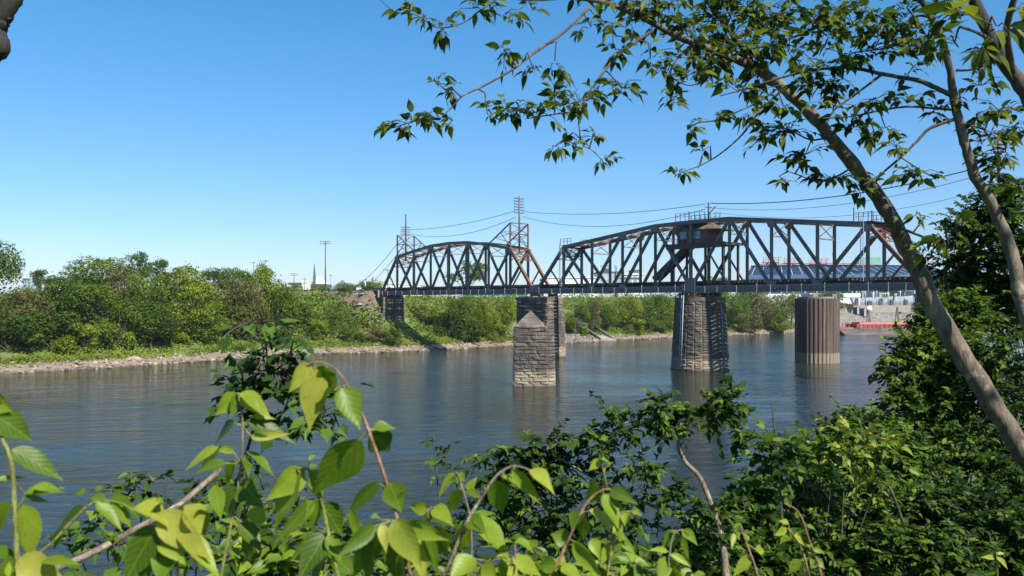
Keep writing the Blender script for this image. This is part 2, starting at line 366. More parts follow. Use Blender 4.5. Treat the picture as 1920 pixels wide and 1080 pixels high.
TT,SS=np.meshgrid(tg,sg,indexing='ij'); ZZ=ground_z(TT,SS); XX,YY=TT*EV.x+SS*IV.x,TT*EV.y+SS*IV.y
nt_,ns_=TT.shape
vs=np.stack([XX,YY,ZZ],-1).reshape(-1,3)
ii=np.arange(nt_*ns_).reshape(nt_,ns_)
fs=np.stack([ii[:-1,:-1],ii[1:,:-1],ii[1:,1:],ii[:-1,1:]],-1).reshape(-1,4)
me=bpy.data.meshes.new('ground'); me.from_pydata(vs.tolist(),[],fs.tolist()); me.polygons.foreach_set('use_smooth',[True]*len(fs)); me.update()
m,nt,b=newmat('bank_ground'); pos=position(nt); z=sepz(nt,pos)
n1=noise(nt,pos,.12,5,.65); n2=noise(nt,pos,1.3,5,.7); n3=noise(nt,pos,6,3)
soil=ramp(nt,n2,[(.3,(.10,.072,.048)),(.6,(.19,.145,.10)),(.8,(.27,.22,.16))])
grass=ramp(nt,n2,[(.3,(.038,.062,.009)),(.55,(.09,.13,.016)),(.78,(.15,.175,.03))])
grav=ramp(nt,n3,[(.3,(.12,.088,.06)),(.55,(.22,.17,.118)),(.78,(.31,.25,.18))])
wet=(.07,.055,.04)
c=mixc(nt,ramp(nt,n1,[(.50,(0,0,0)),(.66,(1,1,1))]),grass,soil)
zz=mth(nt,'ADD',z,mth(nt,'MULTIPLY',n2,.9))
c=mixc(nt,ramp(nt,mth(nt,'DIVIDE',zz,4),[(.24,(1,1,1)),(.42,(0,0,0))]),c,grav)
px_=sepz(nt,pos,0); py_=sepz(nt,pos,1)
tev=mth(nt,'ADD',mth(nt,'MULTIPLY',px_,EV.x),mth(nt,'MULTIPLY',py_,EV.y))
gr=ramp(nt,n2,[(.3,(.10,.09,.075)),(.55,(.18,.16,.135)),(.8,(.27,.245,.205))])
mrg=nt.nodes.new('ShaderNodeMapRange'); mrg.inputs[1].default_value=276; mrg.inputs[2].default_value=288; nt.links.new(mth(nt,'ADD',tev,mth(nt,'MULTIPLY',n1,10)),mrg.inputs[0])
c=mixc(nt,mrg.outputs[0],c,gr)                                       # stony bank by the yard
# bare dirt of the railway embankment
db=mth(nt,'ABSOLUTE',mth(nt,'SUBTRACT',tev,104.5))
mr2=nt.nodes.new('ShaderNodeMapRange'); mr2.inputs[1].default_value=9; mr2.inputs[2].default_value=5; nt.links.new(mth(nt,'ADD',db,mth(nt,'MULTIPLY',n2,5)),mr2.inputs[0])
mr3=nt.nodes.new('ShaderNodeMapRange'); mr3.inputs[1].default_value=8.5; mr3.inputs[2].default_value=10.5; nt.links.new(zz,mr3.inputs[0])
c=mixc(nt,mth(nt,'MULTIPLY',mr2.outputs[0],mr3.outputs[0]),c,ramp(nt,n2,[(.3,(.07,.05,.035)),(.7,(.19,.14,.10))]))
wt=nt.nodes.new('ShaderNodeMapRange'); wt.inputs[1].default_value=.28; wt.inputs[2].default_value=.10; nt.links.new(z,wt.inputs[0])
c=mixc(nt,mth(nt,'MULTIPLY',wt.outputs[0],.85),c,wet)
nt.links.new(c,b.inputs['Base Color']); b.inputs['Roughness'].default_value=.95; bump(nt,b,n3,.8,.15)
me.materials.append(m); o=bpy.data.objects.new('ground',me); col.objects.link(o); tag(o,'grassy and stony river banks and the land behind them','ground',kind='structure')

mb=MB(); mb.add([(-3000,-800,0),(4500,-800,0),(4500,5000,0),(-3000,5000,0)],[(0,1,2,3)])
m,nt,b=newmat('river_water'); pos=position(nt)
pr=mapping(nt,pos,(1,1,1),(0,0,R(-12)))
w1=noise(nt,mapping(nt,pr,(.34,.80,1)),1.0,5,.62,.8); w2=noise(nt,mapping(nt,pr,(.10,.22,1)),1.0,4,.6,1.2); w3=noise(nt,mapping(nt,pr,(.02,.035,1)),1,3)
w4=noise(nt,mapping(nt,pr,(.9,2.6,1)),1.2,2,.5)
amp=ramp(nt,w3,[(.38,(.28,.28,.28)),(.62,(1,1,1))])
h=mth(nt,'ADD',mth(nt,'MULTIPLY',w1,.55),mth(nt,'ADD',mth(nt,'MULTIPLY',w2,.9),mth(nt,'MULTIPLY',w4,.12)))
bp=nt.nodes.new('ShaderNodeBump'); bp.inputs['Distance'].default_value=1.0; nt.links.new(mth(nt,'MULTIPLY',amp,.52),bp.inputs['Strength']); nt.links.new(h,bp.inputs['Height']); nt.links.new(bp.outputs[0],b.inputs['Normal'])
b.inputs['Base Color'].default_value=(.015,.019,.013,1); b.inputs['Roughness'].default_value=.07; b.inputs['IOR'].default_value=1.48
o=mb.build('river_water',m); tag(o,'rippled brown river under the blue sky','river',kind='structure')

# shore stones: one uncountable scatter
def rocks(name,mat,pts,seed,label,smin,smax):
    g=np.random.default_rng(seed); V=[];Fc=[]
    base=np.array([(1,0,0),(-1,0,0),(0,1,0),(0,-1,0),(0,0,1),(0,0,-1)],float)
    tri=[(0,2,4),(2,1,4),(1,3,4),(3,0,4),(2,0,5),(1,2,5),(3,1,5),(0,3,5)]
    for p in pts:
        s=smin+(smax-smin)*g.random()**2.5; q=base*(s*(.6+.6*g.random((6,1))))*np.array([1,1,.65]); a=g.random()*6.28
        q=np.stack([q[:,0]*math.cos(a)-q[:,1]*math.sin(a),q[:,0]*math.sin(a)+q[:,1]*math.cos(a),q[:,2]],1)+g.normal(0,s*.18,(6,3))
        n=len(V); V+= (q+np.array(p)).tolist(); Fc += [(i+n,j+n,k+n) for i,j,k in tri]
    me=bpy.data.meshes.new(name); me.from_pydata(V,[],Fc); me.materials.append(mat); me.update()
    o=bpy.data.objects.new(name,me); col.objects.link(o); return tag(o,label,'stones',kind='stuff')
def M_rock(name,a,b_,c_):
    m,nt,b=newmat(name); n=noise(nt,position(nt),3,3)
    c=ramp(nt,island(nt),[(0,a),(.5,b_),(1,c_)]); nt.links.new(mixc(nt,.4,c,ramp(nt,n,[(.3,(.5,.5,.5)),(.7,(1.1,1.1,1.1))]),'MULTIPLY'),b.inputs['Base Color']); b.inputs['Roughness'].default_value=.9; return m
MAT['rock']=M_rock('tan_river_rock',(.08,.06,.043),(.20,.15,.108),(.32,.26,.20)); MAT['rockgrey']=M_rock('grey_riprap',(.08,.073,.066),(.17,.155,.138),(.30,.28,.26))
def bank_pts(n,t0,t1,s0,s1,pw=1):
    t=rng.uniform(t0,t1,n); s=s0+(s1-s0)*rng.random(n)**pw; so_=np.interp(t,_te,_so)+s
    x,y=xy(t,so_); return np.stack([x,y,ground_z(t,so_)+.02],1)
rocks('shore_stones',MAT['rock'],bank_pts(4600,18,268,-.4,4.6,1.3),3,'tan cobbles strewn along the far waterline',.10,.62)
rocks('riprap',MAT['rockgrey'],np.concatenate([bank_pts(1500,138,166,1,15),bank_pts(1200,276,400,.5,12)]),4,'grey broken riprap on the far bank slopes',.15,.6)
_q=[P(682,566,197),P(672,572,195),P(692,575,194),P(668,580,193),P(690,583,192),P(704,586,192),P(712,572,195),P(700,578,193),P(664,590,190),P(688,592,189)]
rocks('rubble',MAT['rockgrey'],np.array([(p.x+random.gauss(0,.8),p.y+random.gauss(0,.8),gz(p.x,p.y)+.2) for p in _q for _ in range(9)]),5,'pale rubble spilling down beside the bridge abutment',.3,.9)
# railway track leading up to the bridge
BO=Vector((9.34,150.2,0))
def B(k,v,z): return Vector((BO.x+BD.x*7*k+BN.x*v, BO.y+BD.y*7*k+BN.y*v, z))
mb=MB(); L0=-8.75
t=empty('railway_track',B(L0,0,DECK),BROT); t['kind']='structure'; t['label']='ballasted railway line running inland from the bridge'
mb.prism([(-150,-.2),(-.3,-.2),(-.3,W+.2),(-150,W+.2)],1.0,1.42); mb.build('ballast',M_noise('ballast',[(.3,(.2,.16,.12)),(.7,(.42,.36,.29))],3,.95),t)
mb=MB()
for i in range(190): mb.box(-149+i*.78,-149+i*.78+.26,W/2-1.4,W/2+1.4,1.423,1.56)
mb.build('ties',MAT['tie'],t)
for y in (W/2-.75,W/2+.75):
    MB().box(-150,-.35,y-.05,y+.05,1.563,1.72).build('rail',MAT['rail'],t)

# ------------------------------------------------------------------ truss spans
def truss_span(name,loc_k,n,pl,H,diag,sub,label,cat,group,rust_end=(True,True),seed=1):
    """n panels of length pl; H[i] top chord height at node 1..n-1; diag: list of (node_top/bottom pairs)"""
    root=empty(name,B(loc_k,0,DECK),BROT,label,cat,group); rg=random.Random(seed); L=n*pl
    S,SD,SR,SB=MAT['steel'],MAT['steel_dark'],MAT['steel_rust'],MAT['steel_blue']
    top=lambda i,v: Vector((i*pl,v,H[i]-.3)); bot=lambda i,v: Vector((i*pl,v,.62))
    for v in (0,W):
        o_=-1 if v==0 else 1
        m_=MB(); m_.beam((0,v,.72),(L,v,.72),.42,.52); m_.beam((0,v,.10),(L,v,.10),.50,.16); m_.beam((0,v,.33),(L,v,.33),.12,.30)
        m_.build('bottom_chord',SB if v==0 else S,root)
        m_=MB()
        for i in range(1,n-1): m_.beam(top(i,v),top(i+1,v),.5,.56)
        m_.build('top_chord',S,root)
        MB().beam(bot(0,v),top(1,v),.5,.5).build('end_post',SR if rust_end[0] else S,root)
        MB().beam(bot(n,v),top(n-1,v),.5,.5).build('end_post',SR if rust_end[1] else S,root)
        for i in range(1,n):
            main = i in (1,n-1) or abs(i-n/2)<.6
            MB().beam(bot(i,v),top(i,v),.40 if main else .34,.36).build('vertical',SR if (rg.random()<.22) else S,root)
        for (i,j) in diag:      # i: bottom node, j: top node
            MB().beam(bot(i,v)+Vector((0,.012*o_,0)),top(j,v)+Vector((0,.012*o_,0)),.36,.44).build('diagonal',S,root)
        for (i,j,d) in sub:     # half-panel strut from the bottom node d up to the middle of member i-j
            a=bot(i,v) if i>=0 else top(-i,v); c_=(bot(i,v)+top(j,v))/2
            MB().beam(bot(d,v)+Vector((0,.02*o_,0)),c_+Vector((0,.02*o_,0)),.2,.24).build('sub_strut',S,root)
        bn=set([0,n])|set(i for i,j in diag)
        for i in bn:
            g=MB(); g.prism([(i*pl-.75,v-.27),(i*pl+.75,v-.27),(i*pl+.75,v+.27),(i*pl-.75,v+.27)],.25,1.5,[(i*pl-.5,v-.27),(i*pl+.5,v-.27),(i*pl+.5,v+.27),(i*pl-.5,v+.27)])
            g.build('gusset_plate',SB,root)
        tn=set(j for i,j in diag)|{1,n-1}
        for i in tn:
            z_=H[i]-.02
            g=MB(); g.prism([(i*pl-.42,v-.275),(i*pl+.42,v-.275),(i*pl+.42,v+.275),(i*pl-.42,v+.275)],z_-1.25,z_-.35,[(i*pl-.7,v-.275),(i*pl+.7,v-.275),(i*pl+.7,v+.275),(i*pl-.7,v+.275)])
            g.build('gusset_plate',SB,root)
    # cross frames between the two trusses
    for i in range(1,n):
        f=MB(); zt=H[i]-.35; zb=zt-(2.2 if i not in (1,n-1) else 1.5)
        end=i in (1,n-1)
        f.beam((i*pl,0,zt),(i*pl,W,zt),.16,.3); f.beam((i*pl,0,zb),(i*pl,W,zb),.12,.16)
        f.beam((i*pl,0,zb),(i*pl,W,zt),.1,.12); f.beam((i*pl,0,zt),(i*pl,W,zb),.1,.12)
        if end:
            for y0 in (.6,W-.6): f.beam((i*pl,0 if y0<1 else W,zb-1),(i*pl,y0+(.5 if y0<1 else -.5),zb),.1,.14)
        f.build('sway_frame',SR if end else S,root)
    f=MB()
    for i in range(1,n-1):
        for a,c_ in (((i,0),(i+1,W)),((i,W),(i+1,0))):
            f.beam((a[0]*pl,a[1],H[a[0]]-.45),(c_[0]*pl,c_[1],H[c_[0]]-.45),.12,.12)
        f.beam(((i+.5)*pl,0,(H[i]+H[i+1])/2-.45),((i+.5)*pl,W,(H[i]+H[i+1])/2-.45),.1,.14)
    f.build('top_lateral_bracing',SR,root)
    for (a,b_) in ((0,1),(n,n-1)):                             # portal lattice on the inclined ends
        f=MB()
        for t0,t1 in ((.72,.86),(.86,1.0)):
            p=[bot(a,0).lerp(top(b_,0),t0),bot(a,W).lerp(top(b_,W),t0),bot(a,W).lerp(top(b_,W),t1),bot(a,0).lerp(top(b_,0),t1)]
            f.beam(p[0],p[1],.14,.14); f.beam(p[0],p[2],.1,.12); f.beam(p[1],p[3],.1,.12)
            q=[(p[0]+p[1])/2,(p[3]+p[2])/2]; f.beam(q[0],q[1],.1,.1)
        f.build('portal_bracing',SR,root)
    f=MB()
    for i in range(n+1): f.beam((i*pl,.05,.8),(i*pl,W-.05,.8),.32,.85)
    f.build('floor_beams',SD,root)
    f=MB()
    for y in (W/2-.95,W/2+.95): f.beam((.1,y,.98),(L-.1,y,.98),.3,.82)
    f.beam((.1,W/2,.3),(L-.1,W/2,.3),.9,.05)
    f.build('stringers',SD,root)
    f=MB(); k=int(L/.62)
    for i in range(k):
        x=.15+i*(L-.4)/k; e=rg.uniform(-.12,.12)
        f.box(x,x+.26,.12+(.0 if i%4 else -.35)+e,W-.12+e,1.395,1.62)
    f.build('ties',MAT['tie'],root)
    for y in (W/2-.75,W/2+.75): MB().box(.05,L-.05,y-.04,y+.04,1.622,1.77).build('rail',MAT['rail'],root)
    f=MB()
    x=.8
    while x<L-.3:
        f.box(x-.03,x+.03,-.36,-.30,-.12,1.0+rg.uniform(-.15,.25)); x+=rg.choice((2.2,2.6,3.4))
    f.beam((.4,-.33,.92),(L-.4,-.33,.92),.025,.025)
    f.build('cable_brackets',MAT['pale'],root)
    return root,H
def railing(mb,x0,x1,z0,h=.95,ys=(0,W),step=1.0,slope=0):
    nx=max(1,round(abs(x1-x0)/step))
    for y in ys:
        for i in range(nx+1):
            x=x0+(x1-x0)*i/nx; zz=z0+slope*(x-x0)
            mb.beam((x,y,zz),(x,y,zz+h),.07,.07)
        for hh in (h*.55,h): mb.beam((x0,y,z0+hh),(x1,y,z0+slope*(x1-x0)+hh),.05,.05)
Hs={1:8.65,2:9.5,3:10.32,4:11.1,5:11.2,6:11.15,7:10.4,8:9.65,9:8.9}
Hs={1:8.65,2:9.45,3:10.25,4:11.05,5:11.18,6:11.2,7:10.45,8:9.7,9:8.95}
swing,_=truss_span('long_span',-1,10,7.0,Hs,
    [(2,1),(2,3),(3,4),(5,4),(5,6),(7,6),(8,7),(8,9)],
    [(0,1,1),(10,9,9),(5,4,4),(5,6,6)],
    'longest rusty through truss span, centred on the round stone pier','bridge span','rusty railway truss spans over the river',(False,True),2)
f=MB(); railing(f,6.4,9.0,8.7,1.15,(-.2,W+.2),.9); f.beam((7.7,-.3,8.68),(7.7,W+.3,8.68),2.6,.08); f.build('maintenance_platform',MAT['steel_dark'],swing)
f=MB(); railing(f,61.2,63.8,9.0,1.2,(-.2,W+.2),.65); f.beam((62.5,-.3,8.98),(62.5,W+.3,8.98),2.6,.08)
for y in (-.2,W+.2): f.beam((61.2,y,9),(61.2,y,10.9),.09,.09); f.beam((63.6,y,9),(64.4,y,8.7),.08,.08)
f.build('maintenance_platform',MAT['steel_dark'],swing)
f=MB(); railing(f,31.8,37.3,11.2,1.2,(.3,W-.3),.9); f.beam((34.5,W/2,11.22),(34.5,W/2,11.2+.1),5.4,W-.4) if False else f.box(31.7,37.4,.2,W-.2,11.14,11.2)
f.build('wire_platform',MAT['steel_dark'],swing)
f=MB(); f.tube([(36.6,W/2,11.2),(36.6,W/2,14.0)],.13,6); f.beam((36.6,W/2,12.1),(37.9,W/2,13.3),.1,.1); f.beam((36.6,W/2-.9,13.2),(36.6,W/2+.9,13.2),.1,.12)
f.build('wire_mast',MAT['steel_dark'],swing)
MB().tube([(32.8,W/2,11.2),(32.8,W/2,12.9)],[.06,.05],5).build('lamp_post',MAT['steel_dark'],swing)
f=MB(); f.box(58.0,58.08,-.5,-.42,1.2,9.8)
f2=MB(); 
for x in (62.2,62.6): f2.box(x-.03,x+.03,-.42,-.36,1.2,9.6)
for i in range(26): f2.box(62.2,62.6,-.41,-.37,1.3+i*.32,1.35+i*.32)
f2.build('ladder',MAT['pale'],swing)
f2=MB()
for x in (6.3,6.7): f2.box(x-.03,x+.03,-.42,-.36,1.2,9.4)
for i in range(25): f2.box(6.3,6.7,-.41,-.37,1.3+i*.32,1.35+i*.32)
f2.build('ladder',MAT['pale'],swing)
f=MB()                                                          # turntable on the pivot pier
def ring(mb,r0,r1,z0,z1,n=40,cx=35,cy=W/2):
    p0=[(cx+r0*math.cos(2*math.pi*i/n),cy+r0*math.sin(2*math.pi*i/n)) for i in range(n)]
    p1=[(cx+r1*math.cos(2*math.pi*i/n),cy+r1*math.sin(2*math.pi*i/n)) for i in range(n)]
    mb.prism(p0,z0,z1,p1)
ring(f,3.3,3.3,-.78,-.52); ring(f,2.9,2.9,-.52,-.05); 
for i in range(20):
    a=i/20*2*math.pi; f.beam((35+3.1*math.cos(a),W/2+3.1*math.sin(a),-.5),(35+3.1*math.cos(a),W/2+3.1*math.sin(a),-.1),.35,.35)
f.build('turntable',MAT['steel_dark'],swing)
f=MB(); f.box(34.1,36.0,-.36,-.29,.1,2.2); f.box(33.6,34.1,-.5,.2,.2,1.3); f.build('pivot_plate',MAT['pale'] if False else MAT['steel_blue'],swing)

Hl={1:9.05,2:10.05,3:10.9,4:11.15,5:11.0,6:10.2,7:9.1}
_dl=[(2,1),(2,3),(4,3),(4,5),(6,5),(6,7)]
PLL=52.66/8
left,_=truss_span('short_span',-8.68,8,PLL,Hl,_dl,[(0,1,1),(8,7,7)],
    'shorter truss span between the left bank and the first bridge pier','bridge span','rusty railway truss spans over the river',(False,True),5)
right,_=truss_span('short_span',9.16,8,PLL,Hl,_dl,[(0,1,1),(8,7,7)],
    'truss span mostly hidden by leaves at the right edge','bridge span','rusty railway truss spans over the river',(True,True),8)
# line towers standing on the side spans
def line_tower(k,side,hz,mast,arms,label,rust):
    """side +1: raking leg towards +u"""
    r=empty('line_tower',B(k,0,DECK+hz),BROT,label,'wire tower','wire towers standing on the truss spans')
    mt=MAT['steel_rust'] if rust else MAT['steel']
    h=4.7; f=MB(); a=1.15
    for v in (0,W): f.beam((0,v,-.2),(0,v,h),.24,.24); f.beam((side*6.6,v,.9),(0,v,h),.2,.2)
    f.build('tower_legs',mt,r)
    f=MB()
    for zz in (h,h*.55): f.beam((0,0,zz),(0,W,zz),.16,.18)
    for z0,z1 in ((0,h*.55),(h*.55,h)):
        f.beam((0,0,z0),(0,W,z1),.1,.1); f.beam((0,W,z0),(0,0,z1),.1,.1)
    for v in (0,W):
        q=lambda t: Vector((side*6.6*(1-t),v,.9+(h-.9)*t))
        f.beam((0,v,h*.55),q(.55),.09,.09); f.beam((0,v,0),q(.55),.09,.09); f.beam((0,v,h*.2),q(.3),.09,.09); f.beam((0,v,h*.55),q(.3),.08,.08)
    f.beam((side*2.3,0,h*.68),(side*2.3,W,h*.68),.09,.09)
    f.build('lattice_bracing',mt,r)
    MB().tube([(0,W/2,-1.2),(0,W/2,h),(0,W/2,mast)],[.2,.19,.14],7).build('mast',mt if rust else MAT['steel_dark'],r)
    for i in range(arms):
        zz=mast-.45-i*.56 if rust else mast-3.0-i*.52
        c_=MB().beam((-.12,W/2-1.25,zz),(-.12,W/2+1.25,zz),.1,.13)
        for j in range(6):
            y=W/2-1.15+j*.46; c_.beam((-.12,y,zz),(-.12,y,zz+.22),.07,.07)
        c_.build('crossarm',MAT['steel_dark'],r)
    return r
K1=-8.68+PLL/7; K7=-8.68+7*PLL/7; KR=9.16+PLL/7
line_tower(K1,1,9.05,9.6,4,'left wire tower with bare mast top, above the left bank end',False)
line_tower(K7,-1,9.1,10.0,6,'rusty wire tower with six stacked crossarms, left of the long swing span',True)
line_tower(KR,1,9.05,9.8,5,'rusty wire tower showing through leaves near the right edge',True)
# operator's cabin in the middle of the swing span
cab=empty('control_cabin',B(-1,0,DECK),BROT,'weathered cabin with pitched roof and two windows high inside the truss','cabin')
f=MB(); f.box(30.3,41.2,-.15,W+.15,7.12,7.55); f.box(30.3,41.2,-.22,-.16,6.75,7.6)
for x in (31,34.6,38,40.6):
    for y in (.35,W-.35): f.box(x-.15,x+.15,y-.15,y+.15,1.7,7.1)
f.build('platform',MAT['steel_dark'],cab)
x0,x1,y0,y1=32.0,38.0,.45,W-.55
f=MB(); f.box(x0,x1,y0,y1,7.56,9.9)
f.add([(x0,y0,9.9),(x0,y1,9.9),(x0,(y0+y1)/2,10.6)],[(0,1,2)]); f.build('wall',MAT['cabin'],cab)
f=MB(); ov=.35; zr=10.95; ym=(y0+y1)/2
A=[(x0-ov,y0-ov,9.82),(x1+ov+1.8,y0-ov,9.55),(x1+ov+1.8,y1+ov,9.55),(x0-ov,y1+ov,9.82)]; Rg=[(x0+1.6,ym,zr),(x1-1.2,ym,zr)]
f.add(A+Rg,[(0,1,5,4),(1,2,5),(2,3,4,5),(3,0,4)]); f.add([(a,b_,c_-.12) for a,b_,c_ in A],[(3,2,1,0)]); f.add([A[0],A[1],(A[1][0],A[1][1],A[1][2]-.12),(A[0][0],A[0][1],A[0][2]-.12)],[(3,2,1,0)]); f.build('roof',MAT['cabinroof'],cab)
for xa in (32.55,35.2):
    w_=MB(); wx=1.25; za,zb=8.25,9.5
    w_.box(xa-.12,xa,y0-.07,y0-.01,za,zb); w_.box(xa+wx,xa+wx+.12,y0-.07,y0-.01,za,zb); w_.box(xa-.12,xa+wx+.12,y0-.075,y0-.01,zb,zb+.12); w_.box(xa-.12,xa+wx+.12,y0-.1,y0-.01,za-.12,za); w_.box(xa,xa+wx,y0-.06,y0-.01,za+.6,za+.66)
    w=w_.build('window',MAT['cabin'],cab); MB().box(xa,xa+wx,y0-.03,y0-.005,za,zb).build('pane',MAT['glass'],w)
d_=MB().box(37.0,37.85,y0-.05,y0-.005,7.6,9.6).build('door',MAT['reddoor'],cab)
MB().box(x1+.003,x1+.06,y0+.2,y1-.2,7.6,9.5).build('end_boards',MAT['reddoor'],cab)
f=MB()
for i in range(6): f.beam((x1+.3+i*.5,.0,7.55),(x1+.3+i*.5,.0,8.6),.06,.06)
for i in range(7): f.beam((x0-.3+i*.5,-.05,7.55),(x0-.3+i*.5,-.05,8.35),.06,.06)
f.beam((x0-.4,-.05,8.35),(x0+3,-.05,8.35),.06,.06); f.beam((x1+.2,0,8.6),(41,0,8.6),.06,.07); f.beam((x1+.2,0,7.6),(41,0,8.6),.05,.05)
f.build('railing',MAT['cabin'],cab)
f=MB(); f.tube([(31.9,ym,7.56),(31.3,ym,9.0),(31.5,ym,9.8)],[.55,.55,.5],9); f.build('water_tank',MAT['pale'],cab)
st=empty('staircase',B(-1,0,DECK),BROT,'steep enclosed stair climbing from the track to the cabin','stairs')
a0,a1=Vector((26.2,0,1.7)),Vector((33.3,0,7.2))
f=MB()
for y in (W/2-.55,W/2+.55):
    f.beam((a0.x,y,a0.z+.4),(a1.x,y,a1.z+.3),.08,1.15)
f.build('side_panel',MAT['steel_dark'],st)
f=MB()
for i in range(20):
    p=a0.lerp(a1,i/19); f.box(p.x-.15,p.x+.15,W/2-.5,W/2+.5,p.z-.02,p.z+.04)
f.build('treads',MAT['steel_dark'],st)
# ------------------------------------------------------------------ piers
def stonework(polyf,z0,z1,course,seed,blk=1.15,proud=.10):
    """rock-faced blocks laid round a tapering plan polygon"""
    g=random.Random(seed); mb=MB(); z=z0; row=0
    while z<z1-.05:
        h=min(course*g.uniform(.85,1.15),z1-z); 
        if z1-(z+h)<course*.4: h=z1-z
        pa=polyf(z); pb=polyf(z+h); n=len(pa)
        for e in range(n):
            A0,A1=Vector(pa[e]),Vector(pa[(e+1)%n]); B0,B1=Vector(pb[e]),Vector(pb[(e+1)%n])
            Ln=(A1-A0).length; nb=max(1,round(Ln/blk)); cuts=[0]+[ (i+g.uniform(-.3,.3)+(.25 if row%2 else -.25)*(nb>1))/nb for i in range(1,nb)]+[1]
            out=Vector((A1.y-A0.y,-(A1.x-A0.x))).normalized()
            for t0,t1 in zip(cuts[:-1],cuts[1:]):
                j=.008
                ta,tb=t0+j/max(Ln,.1),t1-j/max(Ln,.1)
                q=[A0.lerp(A1,ta),A0.lerp(A1,tb),B0.lerp(B1,tb),B0.lerp(B1,ta)]; zz=[z+.008,z+.008,z+h-.008,z+h-.008]
                o1=g.uniform(0,.03); bl=[Vector((p.x,p.y,c_)) for p,c_ in zip(q,zz)]
                fr=[p+Vector((out.x,out.y,0))*o1 for p in bl]
                cen=sum(fr,Vector())/4
                inn=[p.lerp(cen,g.uniform(.15,.4))+Vector((out.x,out.y,0))*g.uniform(.25,1)*proud for p in fr]
                mid=sum(inn,Vector())/4+Vector((out.x,out.y,0))*g.uniform(-.4,.4)*proud
                bk=[p-Vector((out.x,out.y,0))*.15 for p in bl]
                mb.add(bk+fr+inn+[mid],[(0,1,5,4),(1,2,6,5),(2,3,7,6),(3,0,4,7),(4,5,9,8),(5,6,10,9),(6,7,11,10),(7,4,8,11),(8,9,12),(9,10,12),(10,11,12),(11,8,12)])
        z+=h; row+=1
    return mb
def shrink(poly,d,c=(0,0)):
    return [(c[0]+(x-c[0])*d,c[1]+(y-c[1])*d) for x,y in poly]
# fender pier with pointed cutwater (axes local: x along the bridge, y across)
def fender_pier(label):
    X,D=2.52,106.3; r=empty('stone_fender_pier',(X,D,0),BROT,label,'pier')
    TH=1.25
    def hw(z): return 3.10-.25*z/11.2
    def th(z): return TH-.2*z/11.2
    low=lambda z: [(-hw(z),0),(0,-hw(z)),(hw(z),0),(hw(z),th(z)),(-hw(z),th(z))]
    def lowr(z): 
        return low(z)
    stonework(lowr,-1,7.5,.44,31,1.7,.17).build('base_stonework',MAT['stone'],r)
    MB().prism(shrink(low(-1),.97,(0,.4)),-1,7.4,shrink(low(7.4),.97,(0,.4))).build('core',MAT['mortar'],r)
    up=lambda z: [(-hw(z),0),(hw(z),0),(hw(z),th(z)),(-hw(z),th(z))]
    stonework(up,7.5,10.75,.44,33,1.7,.15).build('shaft_stonework',MAT['stone'],r)
    MB().prism(shrink(up(7.4),.95,(0,.8)),7.4,10.8,shrink(up(10.8),.95,(0,.8))).build('core',MAT['mortar'],r)
    h=hw(10.8)+.12
    c_=MB()
    for i in range(5):
        xa=-h+i*2*h/5; c_.box(xa+.015,xa+2*h/5-.015,-.12,th(10.8)+.12,10.78,11.22+.03*(i%2))
    c_.build('coping',MAT['stone'],r)
    hh=hw(7.5)
    c_=MB(); rows=6                                           # sloping nose cap in stepped courses
    apex=Vector((0,.02,9.6)); nose=Vector((0,-hh-.05,7.5)); Lc=Vector((-hh-.03,.0,7.5)); Rc=Vector((hh+.03,.0,7.5))
    for i in range(rows):
        t0,t1=i/rows,(i+1)/rows-.012
        for a,b_ in ((Lc,nose),(nose,Rc)):
            p=[a.lerp(apex,t0),b_.lerp(apex,t0),b_.lerp(apex,t1),a.lerp(apex,t1)]
            nn=(p[1]-p[0]).cross(p[3]-p[0]).normalized()*(.02+.04*random.random())
            c_.add([q+nn for q in p]+p,[(0,1,2,3),(4,5,1,0),(2,6,7,3) if False else (3,2,6,7),(1,5,6,2),(4,0,3,7)])
    c_.add([Lc,nose,Rc,apex],[(0,1,3),(1,2,3)])
    c_.build('nose_cap',MAT['stone'],r)
    return r
fender_pier('nearest stone pier, free-standing with a pointed cutwater and triangular cap')
# round pivot pier
pc=B(4,W/2,0)
r=empty('round_pier',(pc.x,pc.y,0),BROT,'round tapering stone pier under the middle of the swing span','pier')
NS=22
circ=lambda z: [((4.42-.62*max(z,0)/10.9)*math.cos(2*math.pi*i/NS),(4.42-.62*max(z,0)/10.9)*math.sin(2*math.pi*i/NS)) for i in range(NS)]
stonework(circ,-1,10.75,.42,41,1.2,.17).build('stonework',MAT['stone'],r)
MB().prism(shrink(circ(-1),.97),-1,10.7,shrink(circ(10.7),.97)).build('core',MAT['mortar'],r)
f=MB(); cc=shrink(circ(10.8),1.035); f.prism(cc,10.75,11.28); f.build('coping',MAT['stone'],r)
f=MB()                                                        # conduit and ladder down the near left side
def onc(a,z,d=.18):
    rr=(4.42-.62*z/10.9)+d; return Vector((rr*math.cos(a),rr*math.sin(a),z))
av=math.atan2(0,1)
def loc_ang(wx,wy):    # world direction -> local angle
    v=Vector((wx,wy)); return math.atan2(v.y,v.x)-BROT
ac=loc_ang(-.80,-.60)
for da in (-.07,.03): f.tube([onc(ac+da,.2),onc(ac+da,11.6)],.045,5)
for i in range(24): f.beam(onc(ac-.07,.4+i*.46),onc(ac+.03,.4+i*.46),.04,.04)
f.build('ladder',MAT['pale'],r)
f=MB(); a2=loc_ang(.62,-.78); f.tube([onc(a2,2.5,.2),onc(a2+.03,10.8,.2)],.05,5); f.build('conduit',MAT['pale'],r)
